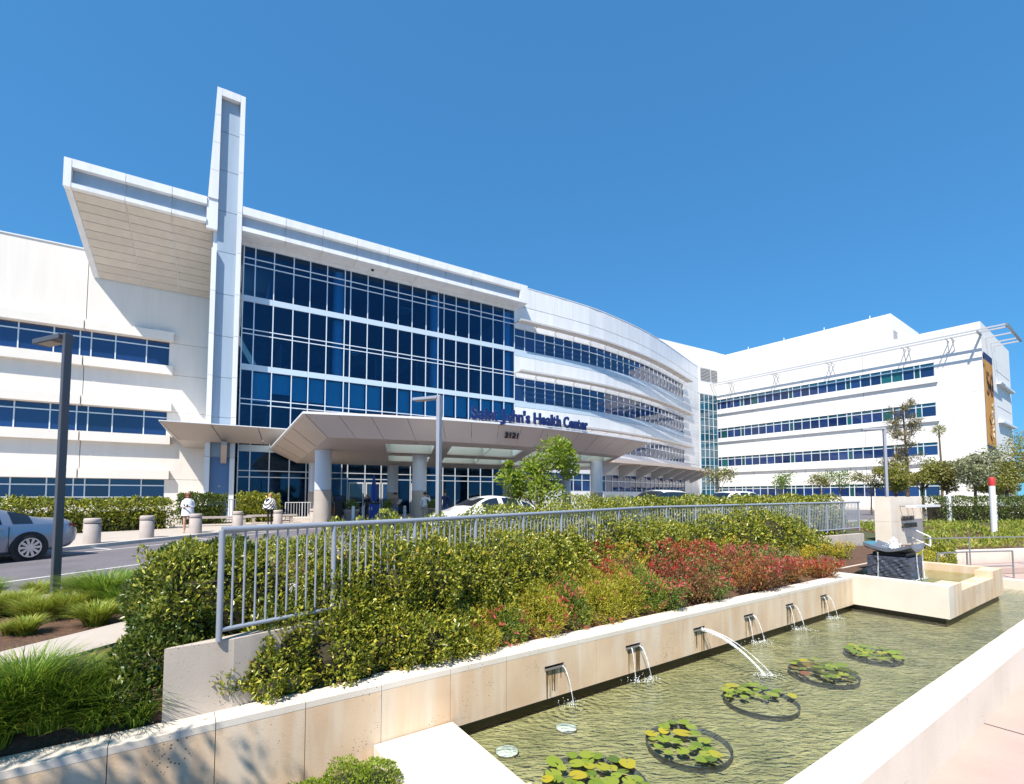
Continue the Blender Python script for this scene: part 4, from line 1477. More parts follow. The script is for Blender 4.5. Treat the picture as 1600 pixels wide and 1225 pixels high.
def along(P, d, n0, n1, l0, l1):
    a, b = P + d * l0, P + d * l1
    n = Vector((d.y, -d.x))
    return [tuple(a + n * n1), tuple(b + n * n1), tuple(b + n * n0), tuple(a + n * n0)]


MB().prism([(-3.04, 4.21), (-2.60, 4.51), tuple(Vector((-2.60, 4.51)) + FD * 1.6), tuple(Vector((-3.04, 4.21)) + FD * 1.9)], -.52, .18).build('end_block', 'travertine_grey', cw, bevel=.008)
MB().prism(along(F0, FD, -.12, .10, 1.73, 9.5), -.5, .17).build('kerb_wall', 'travertine_grey', cw)
D2 = (FEND - FBEND).normalized()
MB().prism(along(FBEND, D2, -.12, .10, .05, (FEND - FBEND).length), -.5, .2).build('kerb_wall', 'travertine_grey', cw)
fen = thing('metal_railing', 'long silver metal railing with round pickets running above the shrub bed', 'railing', (F0.x, F0.y, .18))
pk = bpy.data.meshes.new('picket_mesh')
b_ = MB().lathe([(.0105, 0), (.0105, 1)], (0, 0, 0), 8)
pk.from_pydata(b_.v, [], b_.f); pk.materials.append(MATS['fence_metal']); pk.update()
pk.polygons.foreach_set('use_smooth', [len(p.vertices) == 4 for p in pk.polygons])
po = bpy.data.meshes.new('post_mesh')
b_ = MB().lathe([(.0265, 0), (.0265, 1)], (0, 0, 0), 10)
po.from_pydata(b_.v, [], b_.f); po.materials.append(MATS['fence_metal']); po.update()
po.polygons.foreach_set('use_smooth', [len(p.vertices) == 4 for p in po.polygons])
tot_l = 9.5 + (FEND - FBEND).length


def fence_pt(l):
    p = F0 + FD * l if l < 9.5 else FBEND + D2 * (l - 9.5)
    return Vector((p.x, p.y, .18 + .14 * max(0, l - 2) / tot_l))


def stick(name, me, p, z0, z1):
    o = link(bpy.data.objects.new(name, me))
    o.location = (p.x, p.y, z0)
    o.scale = (1, 1, z1 - z0)
    adopt(o, fen)


HF = 1.02
l = 0.0
while l < tot_l:
    stick('post', po, fence_pt(l), fence_pt(l).z, fence_pt(l).z + HF - .01)
    k = 1
    while k <= 10 and l + k * .1015 < tot_l:
        p = fence_pt(l + k * .1015)
        stick('picket', pk, p, p.z + .10, p.z + HF - .02)
        k += 1
    l += 1.117
for z_, r_, nm in ((HF, .030, 'top_rail'), (.10, .021, 'bottom_rail')):
    pts = [fence_pt(0) + Vector((0, 0, z_))] + [fence_pt(q) + Vector((0, 0, z_)) for q in (2, 4, 7, 9.4, 9.7, 12, 15, tot_l)]
    MB().tube(pts, r_, 10).build(nm, 'fence_metal', fen, True)

# sign wall by the fountain
SGP = at_depth(1392, 800, 17.3)
SG = Frame((SGP.x, SGP.y), (0.8241, 0.5664))
sw = thing('garden_sign_wall', 'pale stone pylon with garden name in bronze letters behind the fountain', 'sign', SG.w(.7, -.3, -1.2))
for z0, z1 in ((-1.3, -.35), (-.35, .6), (.6, 1.52)):
    SG.piece('stone_panel', 'travertine_cap', sw, 0.0, 3.4, -.5, 0.0, z0 + .003, z1 - .003)
SG.piece('name_shelf', 'white_metal', sw, .75, 3.5, .22, .55, 1.12, 1.20)
for s in (.9, 1.6, 2.2, 3.1):
    SG.piece('shelf_arm', 'steel', sw, s, s + .04, .0, .23, 1.14, 1.18)
text_mesh('lettering', 'MULLIN', 'bronze_text', sw, .24, .03, SG.w(.95, .04, .62), (SG.u.x, SG.u.y, 0), (0, 0, 1), bold=.006, width=1.25)
text_mesh('lettering', 'GARDENS', 'bronze_text', sw, .24, .03, SG.w(.95, .04, .34), (SG.u.x, SG.u.y, 0), (0, 0, 1), bold=.006, width=1.6)


# ================================================================== plants
leaf_material('leaf_hedge', [(.075, .11, .014), (.15, .195, .022), (.26, .295, .03), (.41, .41, .045), (.56, .51, .075)], .32, .28, .6)
leaf_material('leaf_dark', [(.035, .065, .012), (.07, .115, .018), (.13, .175, .025), (.23, .25, .04)], .32, .25, .6)
leaf_material('leaf_yellow', [(.24, .27, .025), (.42, .41, .035), (.60, .50, .05), (.30, .33, .04)], .45, .35)
leaf_material('leaf_red', [(.26, .06, .022), (.48, .11, .035), (.32, .16, .035), (.20, .19, .035), (.58, .22, .05)], .45, .3)
leaf_material('leaf_brown', [(.18, .065, .028), (.27, .11, .04), (.16, .12, .03), (.30, .15, .06)], .5, .25)
leaf_material('leaf_green', [(.07, .15, .02), (.14, .24, .03), (.23, .31, .04), (.11, .19, .05)], .45, .3)
leaf_material('leaf_lime', [(.16, .26, .02), (.27, .37, .03), (.36, .44, .05), (.20, .28, .03)], .4, .4)
leaf_material('leaf_olive', [(.12, .14, .04), (.20, .21, .055), (.28, .27, .07), (.31, .26, .09)], .5, .25)
leaf_material('leaf_pale', [(.26, .28, .14), (.38, .38, .22), (.16, .20, .07), (.48, .46, .32)], .5, .3)
leaf_material('leaf_needle', [(.10, .10, .03), (.18, .15, .045), (.27, .20, .07), (.12, .14, .04)], .5, .15)
leaf_material('grass_blade', [(.05, .11, .014), (.12, .23, .022), (.24, .37, .035), (.44, .50, .08)], .42, .4)
leaf_material('grass_olive', [(.16, .25, .02), (.27, .36, .035), (.38, .42, .06), (.46, .38, .08)], .45, .35)
leaf_material('petal_pink', [(.55, .07, .08), (.70, .16, .16), (.48, .05, .05)], .5, .3)
leaf_material('petal_red', [(.45, .03, .03), (.58, .06, .04), (.40, .02, .06)], .5, .3)
leaf_material('petal_yellow', [(.62, .42, .02), (.55, .35, .02), (.70, .55, .06)], .5, .3)
material('hedge_shade', (.045, .038, .018), .95, var=.4, scale=8)  # near-black fill that stands in for the shade inside hedges and shrubs


def tri_mesh(name, co, tri, mat, parent=None, kind=None):
    me = bpy.data.meshes.new(name)
    nv, nt = len(co), len(tri)
    me.vertices.add(nv)
    me.vertices.foreach_set('co', np.ascontiguousarray(co, dtype=np.float32).ravel())
    me.loops.add(nt * 3)
    me.loops.foreach_set('vertex_index', np.ascontiguousarray(tri, dtype=np.int32).ravel())
    me.polygons.add(nt)
    me.polygons.foreach_set('loop_start', np.arange(0, nt * 3, 3, dtype=np.int32))
    me.update(calc_edges=True)
    me.materials.append(MATS[mat])
    o = link(bpy.data.objects.new(name, me))
    if kind: o['kind'] = kind
    return adopt(o, parent)


def unit(a):
    return a / np.maximum(1e-9, np.linalg.norm(a, axis=1, keepdims=True))


def leaf_arrays(p, out, L, W, spread=.8, up=.25, fold=.12, vary=.5):
    """One folded, pointed leaf for each point p, its tip leaning along out."""
    n = len(p)
    d = unit(out * .55 + nrg.normal(0, spread, (n, 3)) * .6 + np.array([0, 0, up]))
    sd = unit(np.cross(d, nrg.normal(0, 1, (n, 3))))
    nm = np.cross(sd, d)
    l = (L * (1 + nrg.uniform(-vary, vary, n)))[:, None]
    w = (W * (1 + nrg.uniform(-vary, vary, n)))[:, None]
    a = p
    b = p + d * l * .5 + sd * w * .5 + nm * w * fold
    c = p + d * l - nm * l * .10
    e = p + d * l * .5 - sd * w * .5 + nm * w * fold
    co = np.stack([a, b, c, e], 1).reshape(-1, 3)
    i = np.arange(n)[:, None] * 4
    tri = np.concatenate([i + np.array([0, 1, 2]), i + np.array([0, 2, 3])], 1).reshape(-1, 3)
    return co, tri


def lumps(p, amp, f):
    return amp * (np.sin(p[:, 0] * f + 1.3) * np.sin(p[:, 1] * f * 1.2 + .4) + .7 * np.sin(p[:, 2] * f * 1.4 + p[:, 0] * f * .6)
                  + .5 * np.sin(p[:, 0] * f * 2.3 + p[:, 1] * f * 1.9))


def lobe_points(lobes, n, zmin=-9, shell=.30, amp=.06, f=6.0):
    """Points in the outer shell of a union of ellipsoids, with lumps, hollows and a few deep ones."""
    lobes = np.array(lobes, float)
    ar = lobes[:, 3] * lobes[:, 4] + lobes[:, 5] * (lobes[:, 3] + lobes[:, 4])
    P, O = [], []
    tot = 0
    while tot < n:
        m = int((n - tot) * 1.7) + 50
        k = nrg.choice(len(lobes), m, p=ar / ar.sum())
        dr = unit(nrg.normal(0, 1, (m, 3)))
        c, r = lobes[k, :3], lobes[k, 3:]
        rad = 1.03 - shell * nrg.random(m) ** 1.7
        q = c + dr * r * rad[:, None]
        q = q + dr * lumps(q, amp, f)[:, None]
        ok = q[:, 2] > zmin
        for j in range(len(lobes)):
            e = (((q - lobes[j, :3]) / lobes[j, 3:]) ** 2).sum(1)
            ok &= ~((e < (1 - shell) ** 2 * .8) & (k != j))
        q, dr = q[ok], unit(dr[ok] / r[ok])
        P.append(q); O.append(dr); tot += len(q)
    return np.concatenate(P)[:n], np.concatenate(O)[:n]


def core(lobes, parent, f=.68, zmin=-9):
    """Dark solid added inside a shrub to block light and stand in for shade."""
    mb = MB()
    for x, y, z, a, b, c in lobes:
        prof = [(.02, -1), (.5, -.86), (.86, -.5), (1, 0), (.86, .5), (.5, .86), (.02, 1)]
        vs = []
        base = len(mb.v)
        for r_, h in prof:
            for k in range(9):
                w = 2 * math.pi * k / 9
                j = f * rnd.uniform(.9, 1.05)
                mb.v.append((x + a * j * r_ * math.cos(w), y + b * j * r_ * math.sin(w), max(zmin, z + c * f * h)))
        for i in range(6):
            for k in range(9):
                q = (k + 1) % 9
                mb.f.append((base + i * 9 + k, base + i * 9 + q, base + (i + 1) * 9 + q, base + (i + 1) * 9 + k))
    o = mb.build('shade_core', 'hedge_shade', parent)  # solid dark filler added behind the leaves, not modelled branches
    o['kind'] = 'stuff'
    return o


def shrub(name, label, cat, lobes, n, L, W, mat, group=None, zmin=-9, shell=.3, amp=.06, spread=.8, up=.25, extra=None, cored=True, f=6.0):
    c = np.array(lobes)[:, :3].mean(0)
    t = thing(name, label, cat, (c[0], c[1], min(l[2] - l[5] for l in lobes)), group)
    p, o = lobe_points(lobes, n, zmin, shell, amp, f)
    co, tri = leaf_arrays(p, o, L, W, spread, up)
    tri_mesh('foliage', co, tri, mat, t, 'stuff')
    if cored: core(lobes, t, .66, zmin)
    if extra:
        for nm, m, cnt, l_, w_ in extra:
            p, o = lobe_points(lobes, cnt, zmin, .08, amp, f)
            k = 7 if nm == 'flowers' else 1
            p = np.repeat(p, k, 0) + nrg.normal(0, l_ * .35, (len(p) * k, 3)); o = np.repeat(o, k, 0)
            co, tri = leaf_arrays(p, o, l_, w_, .9, .5)
            tri_mesh(nm, co, tri, m, t, 'stuff')
    return t


def hedge(name, label, pts, width, h, n, L, W, mat, z0=0.0, group=None, h_end=None, amp=.05):
    """A clipped hedge along a line of points."""
    t = thing(name, label, 'hedge', (pts[0][0], pts[0][1], z0), group)
    P = np.array(pts, float)
    seg = np.linalg.norm(P[1:] - P[:-1], axis=1)
    k = nrg.choice(len(seg), n, p=seg / seg.sum())
    f = nrg.random(n)
    c = P[k] + (P[k + 1] - P[k]) * f[:, None]
    d = (P[k + 1] - P[k]) / seg[k][:, None]
    nn = np.stack([d[:, 1], -d[:, 0]], 1)
    cum = np.concatenate([[0], np.cumsum(seg)])
    lf = (cum[k] + f * seg[k]) / cum[-1]
    H = h + ((h_end or h) - h) * lf
    # cross-section: rounded box sampled by angle
    a = nrg.uniform(-.15, math.pi + .15, n)
    ca, sa = np.cos(a), np.sin(a)
    e = 3.2
    rr = (np.abs(ca) ** e + np.abs(sa) ** e) ** (-1 / e)
    dep = 1.02 - .42 * nrg.random(n) ** 1.8
    x = ca * rr * width / 2 * dep
    z = np.maximum(0.02, .42 * H + (sa * rr * dep) * .58 * H)
    low = nrg.random(n) < .30
    z[low] = nrg.random(low.sum()) * .6 * H[low]
    x[low] = np.sign(ca[low]) * width / 2 * dep[low]
    q = np.concatenate([c + nn * x[:, None], (z0 + z)[:, None]], 1)
    o = np.concatenate([nn * ca[:, None], sa[:, None]], 1)
    q = q + o * lumps(q, amp, 5.0)[:, None]
    co, tri = leaf_arrays(q, o, L, W, .8, .25)
    tri_mesh('foliage', co, tri, mat, t, 'stuff')
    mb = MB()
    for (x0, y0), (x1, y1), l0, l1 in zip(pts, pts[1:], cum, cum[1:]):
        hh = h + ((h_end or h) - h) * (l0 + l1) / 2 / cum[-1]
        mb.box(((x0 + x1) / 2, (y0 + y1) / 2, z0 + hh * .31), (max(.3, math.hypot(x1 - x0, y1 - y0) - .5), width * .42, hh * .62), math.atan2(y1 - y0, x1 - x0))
    mb.build('shade_core', 'hedge_shade', t)['kind'] = 'stuff'  # dark boxes added inside the hedge in place of its inner shade
    return t


def blades(c, n, r, hgt, w, lean=.6, seg=4):
    """Arching grass blades from a clump centre."""
    a = nrg.uniform(0, 2 * math.pi, n)
    rad = r * .35 * np.sqrt(nrg.random(n))
    base = np.stack([c[0] + rad * np.cos(a), c[1] + rad * np.sin(a), np.full(n, c[2])], 1)
    a2 = a + nrg.normal(0, .5, n)
    H = hgt * nrg.uniform(.55, 1.1, n)
    out = r * nrg.uniform(.25, 1.15, n) * lean / .6
    sd = np.stack([-np.sin(a2), np.cos(a2), np.zeros(n)], 1)
    rows = []
    for k in range(seg):
        f = k / seg
        p = base + np.stack([np.cos(a2) * out * f ** 1.6, np.sin(a2) * out * f ** 1.6, H * (f * 1.35 - .45 * f ** 2.2)], 1)
        ww = w * (1 - .75 * f)
        rows += [p - sd * ww * .5, p + sd * ww * .5]
    tip = base + np.stack([np.cos(a2) * out, np.sin(a2) * out, H * .88 - .25 * out * 0], 1)
    co = np.stack(rows + [tip], 1).reshape(-1, 3)
    m = 2 * seg + 1
    i = np.arange(n)[:, None] * m
    tr = []
    for k in range(seg - 1):
        b = 2 * k
        tr += [i + np.array([b, b + 1, b + 3]), i + np.array([b, b + 3, b + 2])]
    b = 2 * (seg - 1)
    tr += [i + np.array([b, b + 1, b + 2])]
    return co, np.concatenate(tr, 1).reshape(-1, 3)


def clump(label, c, n, r, h, w, mat, group=None, name='grass_clump'):
    t = thing(name, label, 'grass', c, group)
    co, tri = blades(c, n, r, h, w)
    tri_mesh('blades', co, tri, mat, t, 'stuff')
    return t


def tree(name, label, base, h, r0, lobes, n, L, W, mat, group=None, bark='bark', limbs=6, shell=.55, spread=1.0, lean=(0, 0), amp=.1):
    """Tapered trunk, limbs reaching into the crown, leaves spread through its volume."""
    t = thing(name, label, 'tree', base, group)
    b = Vector(base)
    top = b + Vector((lean[0], lean[1], h))
    mb = MB()
    pts = [b.lerp(top, f) + Vector((rnd.gauss(0, .02) * h * .3, rnd.gauss(0, .02) * h * .3, 0)) * (0 if f in (0,) else 1) for f in (0, .2, .4, .6, .8, 1.0)]
    mb.tube(pts, [r0 * 1.25, r0, r0 * .8, r0 * .6, r0 * .4, r0 * .15], 8)
    mb.build('trunk', bark, t, True)
    mb = MB()
    for k in range(limbs):
        lb = lobes[k % len(lobes)]
        s = b.lerp(top, rnd.uniform(.35, .75))
        e = Vector((lb[0] + rnd.uniform(-.6, .6) * lb[3], lb[1] + rnd.uniform(-.6, .6) * lb[4], lb[2] + rnd.uniform(-.2, .7) * lb[5]))
        m = s.lerp(e, .5) + Vector((0, 0, .08 * h * rnd.random()))
        mb.tube([s, m, e], [r0 * .38, r0 * .25, r0 * .07], 6)
    mb.build('limbs', bark, t, True)
    p, o = lobe_points(lobes, n, -9, shell, amp, 3.0)
    co, tri = leaf_arrays(p, o, L, W, spread, .1)
    tri_mesh('crown', co, tri, mat, t, 'stuff')
    return t


def S(s, d, z): return PD.w(s, d, z)


SHOOT = [('young_shoots', 'leaf_shoot', 1000, .07, .026)]
leaf_material('leaf_shoot', [(.34, .36, .03), (.50, .46, .05), (.58, .40, .06), (.30, .36, .03)], .4, .35)


# --- shrubs between the pond wall and the railing
def lobe_row(pts):
    out = []
    for s, d, z, a, b, c in pts:
        p = S(s, d, z)
        out.append((p.x, p.y, p.z, a, b, c))
    return out


shrub('evergreen_shrub', 'largest glossy evergreen shrub at the railing end beside the block wall', 'shrub',
      lobe_row([(-13.12, -.40, -.30, .24, .16, .24), (-12.9, -.42, -.18, .30, .22, .36), (-12.6, -.55, -.10, .38, .33, .50), (-12.0, -.80, .12, .5, .45, .66), (-12.2, -.50, -.2, .5, .28, .40), (-11.2, -.55, -.22, .6, .32, .40), (-11.45, -.85, .20, .55, .48, .70), (-10.9, -.92, .24, .52, .5, .70), (-11.7, -.62, -.2, .6, .36, .42)]),
      42000, .051, .025, 'leaf_hedge', 'evergreen shrubs below the railing', -.5, .32, .09, .8, .25, SHOOT)
shrub('evergreen_shrub', 'glossy evergreen shrub behind the coral flowers, second from the block wall', 'shrub',
      lobe_row([(-10.3, -1.18, .22, .58, .5, .70), (-9.7, -1.25, .26, .6, .5, .70), (-9.1, -1.35, .22, .55, .5, .68), (-10.0, -.95, -.15, .6, .4, .42), (-10.6, -.65, -.22, .5, .36, .38)]),
      33600, .051, .025, 'leaf_hedge', 'evergreen shrubs below the railing', -.5, .32, .09, .8, .25, SHOOT)
shrub('evergreen_shrub', 'glossy evergreen shrub under the middle of the railing left of the red stems', 'shrub',
      lobe_row([(-8.5, -1.6, .20, .6, .5, .72), (-7.8, -1.75, .22, .6, .55, .72), (-8.2, -1.3, -.1, .6, .4, .46)]),
      22000, .055, .027, 'leaf_hedge', 'evergreen shrubs below the railing', -.5, .32, .1, .8, .25, SHOOT)
shrub('evergreen_shrub', 'evergreen shrub row behind the red plants up to the railing', 'shrub',
      lobe_row([(-7.0, -2.1, .24, .7, .55, .68), (-6.3, -2.35, .34, .7, .55, .78), (-5.6, -2.45, .36, .7, .6, .80), (-4.9, -2.5, .3, .75, .6, .72), (-4.1, -2.55, .26, .75, .6, .66)]),
      23000, .064, .031, 'leaf_hedge', 'evergreen shrubs below the railing', -.5, .32, .1, .8, .25, SHOOT)
shrub('evergreen_shrub', 'evergreen shrub mass climbing the railing beside the stone sign pylon', 'shrub',
      lobe_row([(-3.0, -2.6, .2, .8, .65, .68), (-2.0, -2.6, .25, .8, .65, .72), (-.8, -2.5, .3, .9, .7, .8), (.4, -2.3, .3, .9, .7, .85), (1.5, -2.2, .15, .8, .6, .7), (2.5, -2.1, -.05, .7, .5, .5)]),
      22000, .085, .042, 'leaf_hedge', 'evergreen shrubs below the railing', -.6, .32, .1, .8, .25, SHOOT)
# --- coral flowering groundcover along the wall top
GV = [(-10.45, -.48, .28), (-9.9, -.58, .36), (-9.3, -.55, .42), (-8.7, -.66, .46), (-8.1, -.60, .46), (-7.5, -.68, .48), (-6.95, -.60, .46)]
GL_ = ['leftmost low coral-flowered shrub on the wall edge', 'low feathery shrub with coral flowers, second along the wall edge', 'yellow-green feathery shrub with pink blooms above the first spout',
       'feathery shrub heavy with coral blooms between the first two spouts', 'yellowest feathery shrub in the row on the wall edge', 'taller yellow-green feathery shrub above the second spout',
       'rightmost feathery flowering shrub next to the red stems']
for i, (s, d, h) in enumerate(GV):
    shrub('flowering_shrub', GL_[i], 'shrub', lobe_row([(s, d, -.45 + h * .5, .38, .28, h * .8), (s + .2, d - .3, -.36 + h * .5, .36, .34, h * .85)]), 5200, .060, .011,
          'leaf_yellow' if i in (0, 2, 4, 5) else 'leaf_green', 'feathery flowering shrubs on the wall edge', -.5, .5, .04, 1.0, .5,
          [('flowers', 'petal_pink', 80 if i in (1, 3) else 45, .06, .018), ('young_shoots', 'leaf_yellow', 1900, .055, .011)], False)


# --- red and bronze upright plants
def upright(name, label, c, n_st, h, r, mat, L, W, group, per=60, fl=None):
    t = thing(name, label, 'plant', c, group)
    mb = MB()
    P, O = [], []
    F_ = []
    for k in range(n_st):
        a, q = rnd.uniform(0, 6.28), r * math.sqrt(rnd.random())
        b = Vector((c[0] + q * .5 * math.cos(a), c[1] + q * .5 * math.sin(a), c[2]))
        e = b + Vector((q * .7 * math.cos(a), q * .7 * math.sin(a), h * rnd.uniform(.6, 1.05)))
        mb.tube([b, b.lerp(e, .5) + Vector((rnd.gauss(0, .03), rnd.gauss(0, .03), 0)), e], [.008, .006, .003], 5)
        f = nrg.uniform(.25, 1.02, per)
        pp = np.array(b)[None] + (np.array(e) - np.array(b))[None] * f[:, None] + nrg.normal(0, .035 + .02 * (L > .05), (per, 3))
        P.append(pp)
        O.append(unit(nrg.normal(0, 1, (per, 3)) + np.array([0, 0, .6])))
        F_.append(np.array(e))
    mb.build('stems', 'twig', t)['kind'] = 'stuff'
    co, tri = leaf_arrays(np.concatenate(P), np.concatenate(O), L, W, .6, .4)
    tri_mesh('leaves', co, tri, mat, t, 'stuff')
    if fl:
        p = np.repeat(np.array(F_), 16, 0) + nrg.normal(0, .03, (len(F_) * 16, 3))
        co, tri = leaf_arrays(p, unit(nrg.normal(0, 1, p.shape)), .045, .022, .8, .4)
        tri_mesh('flowers', co, tri, fl, t, 'stuff')
    return t


UP = [(-7.5, -1.25, .85, .34, 'leaf_brown', 'petal_red', 'bronze stemmed plant with crimson tips left of the red clumps'),
      (-6.9, -1.35, .9, .36, 'leaf_brown', None, 'rust brown twiggy plant between the evergreen and the red clumps'),
      (-6.45, -.55, .5, .40, 'leaf_green', 'petal_pink', 'small green plant with pink flower low at the wall edge'),
      (-6.3, -1.55, 1.05, .36, 'leaf_lime', 'petal_yellow', 'tall yellow-green stemmed plant with yellow tips'),
      (-5.85, -.85, .75, .38, 'leaf_brown', 'petal_red', 'bronze plant with red tips right of the yellow stems'),
      (-5.4, -1.65, 1.0, .38, 'leaf_olive', 'petal_red', 'tall olive plant with red tips near the middle of the bed'),
      (-5.2, -.55, .5, .42, 'leaf_green', 'petal_pink', 'green plant with pink blooms at the wall above the fourth spout'),
      (-4.75, -1.0, .9, .42, 'leaf_olive', 'petal_red', 'olive clump with red tips left of the largest red one'),
      (-4.2, -1.55, 1.0, .42, 'leaf_red', 'petal_red', 'red plant with crimson spikes behind the bright clumps'),
      (-4.0, -.65, .8, .52, 'leaf_red', None, 'largest bright orange-red clump at the wall edge'),
      (-3.3, -1.35, .85, .42, 'leaf_brown', 'petal_pink', 'bronze clump with a tall pink spike'),
      (-2.95, -.6, .66, .50, 'leaf_brown', 'petal_red', 'low rusty clump above the fifth spout'),
      (-2.3, -1.25, .8, .42, 'leaf_green', 'petal_pink', 'green plant with pink spikes near the basin'),
      (-1.9, -.58, .55, .48, 'leaf_red', 'petal_pink', 'small red clump above the last spout'),
      (-1.1, -1.2, .75, .45, 'leaf_olive', None, 'olive green clump at the corner of the basin'),
      (-.6, -.5, .45, .42, 'leaf_red', 'petal_red', 'reddish plant spilling over the wall end at the basin'),
      (-7.05, -1.9, 1.1, .4, 'leaf_red', 'petal_red', 'dark red spiky plant standing in front of the railing shrubs'),
      (-3.45, -.5, .6, .42, 'leaf_brown', 'petal_pink', 'bronze plant with pink heads leaning over the wall edge'),
      (-5.5, -.6, .6, .42, 'leaf_brown', None, 'rusty twiggy plant at the wall edge beside the green one'),
      (-2.4, -1.9, .95, .45, 'leaf_lime', 'petal_yellow', 'yellow-green plant behind the pink-spiked one near the basin'),
      (.6, -1.5, .6, .45, 'leaf_yellow', 'petal_yellow', 'yellow-orange plant left of the fountain'),
      (2.6, -1.4, .6, .45, 'leaf_yellow', 'petal_yellow', 'yellow-orange plant behind the fountain')]
for s, d, h, r, m, fl, lb in UP:
    upright('red_plant' if 'red' in m else 'flower_plant', lb, tuple(S(s, d, -.5)), 36, h, r, m, .056, .019, 'upright plants in the bed', 64, fl)
# --- hedge on the far side of the railing
hp = [tuple(F0 + FD * l_ + LN * .85) for l_ in (-.4, 1.2, 3, 5, 7, 9.4)]
hedge('hedge', 'loose yellow-green hedge on the drive side of the near railing', hp, .85, .95, 42000, .051, .025, 'leaf_hedge', 0.0, 'hedges along the drive', 1.50, .10)
N2 = Vector((-D2.y, D2.x))
hp = [tuple(FBEND + D2 * l_ + N2 * .95) for l_ in (-.3, 3, 6.5, 10, (FEND - FBEND).length - .1)]
hedge('hedge', 'taller clipped hedge behind the far railing up to the sign pylon', hp, 1.1, 1.42, 26000, .085, .042, 'leaf_hedge', 0.0, 'hedges along the drive', 1.50, .06)
shrub('evergreen_shrub', 'dark evergreen shrub left of the block wall at the path edge', 'shrub',
      [(-3.65, 5.35, .40, .50, .50, .55), (-3.35, 4.85, .15, .36, .42, .48), (-3.95, 5.9, .40, .45, .5, .5), (-3.3, 5.6, .45, .4, .5, .55), (-3.30, 4.50, -.12, .30, .30, .36), (-3.32, 4.22, -.28, .26, .22, .24), (-3.5, 4.55, -.1, .3, .3, .3)], 28350, .050, .024, 'leaf_dark', 'evergreen shrubs below the railing', -.3)
# bush at the near end of the pond
p = on_level(548, 1232, -1.05)
shrub('bright_bush', 'bright lime bush in the foreground beside the pond slab', 'shrub',
      [(p.x - .05, p.y, -1.10, .26, .25, .25), (p.x + .20, p.y + .05, -1.08, .22, .22, .24), (p.x - .30, p.y - .05, -1.16, .22, .22, .2), (p.x - .52, p.y - .12, -1.2, .22, .2, .2)], 12000, .024, .013, 'leaf_lime', None, -1.3, .3, .02, .9, .4, None, True, 14.0)

# --- grasses on the left
GC = [((165, 945), .95, 2600, .62, 'large arching grass clump right of the tall lamp post'), ((215, 925), .6, 1200, .5, 'grass clump tucked against the dark shrub'),
      ((62, 968), .5, 1100, .38, 'olive grass clump in front of the lamp post base'), ((30, 960), .5, 900, .42, 'small grass clump left of the lamp post'),
      ((-5, 962), .5, 900, .4, 'grass clump cut by the left picture edge'), ((15, 990), .25, 300, .18, 'low yellowish grass tuft at the path edge'), ((120, 930), .5, 900, .4, 'grass clump right behind the lamp post pad'),
      ((105, 962), .55, 1100, .42, 'grass clump right of the lamp post pad in front of the big one'), ((150, 975), .5, 900, .36, 'grass clump at the path edge below the big one'), ((195, 955), .55, 1100, .46, 'grass clump between the big one and the path'),
      ((40, 990), .35, 600, .26, 'low grass tuft at the path edge near the left'), ((-30, 945), .6, 1100, .48, 'grass clump at the kerb on the far left'), ((60, 935), .45, 800, .36, 'grass clump at the kerb left of the lamp post')]
for (px, py), r, n, h, lb in GC:
    c = on_level(px, py, -.05)
    clump(lb, (c.x, c.y, -.06), int(n * .9), r * .62, h * .85, .012, 'grass_olive' if h < .45 else 'grass_blade', 'grass clumps by the lamp post')
co_, tr_, off = [], [], 0
for k in range(140):
    f, g = rnd.random(), rnd.random()
    a = Vector((-6.55, -1.0, -.08)).lerp(Vector((-3.95, 4.55, -.06)), .30 + .70 * f)
    b = PD.w(-19.5, -.36, -.52).lerp(PD.w(-13.75, -.40, -.50), .30 + .70 * f)
    c = a.lerp(b, .24 + .77 * g)
    co, tri = blades((c.x, c.y, c.z), 380, .40, rnd.uniform(.27, .44), .0095, .6)
    co_.append(co); tr_.append(tri + off); off += len(co)
o = tri_mesh('ornamental_grass', np.concatenate(co_), np.concatenate(tr_), 'grass_blade')
tag(o, 'thick flowing green grass filling the bed between the path and the pond wall', 'grass', None, 'stuff')

# --- hedges across the drive
hedge('hedge', 'long clipped hedge behind the silver car', [(-24, 10.5), (-21, 16.0), (-18.4, 20.6), (-16.9, 23.4)], 1.3, 1.38, 24000, .13, .07, 'leaf_hedge', 0.0, 'hedges across the drive', None, .06)
hedge('hedge', 'short hedge behind the woman in the white coat', [(-18.6, 26.4), (-16.6, 27.6)], 1.4, 1.62, 5000, .13, .07, 'leaf_dark', 0.0, 'hedges across the drive', None, .06)
hedge('hedge', 'rounded hedge left of the person in the striped poncho', [(-16.6, 28.6), (-14.6, 29.8)], 1.5, 1.66, 6000, .13, .07, 'leaf_hedge', 0.0, 'hedges across the drive', None, .08)
hedge('hedge', 'clipped hedge along the road behind the red-topped post', [(26.5, 30.2), (44, 33.6)], 1.4, 1.5, 14000, .12, .06, 'leaf_dark', 0.0, 'hedges across the drive', None, .05)

# --- small tree in front of the canopy
b = at_depth(838, 790, 13.5)
b.z = 0
tb = [at_depth(x, y, 13.5 + dy) for x, y, dy in ((800, 745, 0), (835, 735, .3), (868, 712, 0), (878, 700, -.2), (890, 735, .2), (850, 765, 0), (812, 770, .2), (885, 715, .3), (795, 725, -.2))]
rr_ = [.42, .5, .42, .32, .3, .5, .4, .25, .22]
tree('sapling', 'bright lime young tree in front of the canopy sign', (b.x, b.y, 0), 2.6, .045, [(p.x, p.y, p.z, r, r, r * .8) for p, r in zip(tb, rr_)], 5200, .10, .055, 'leaf_lime', None, 'twig', 16, .9, 1.0, (.2, 0), .1)
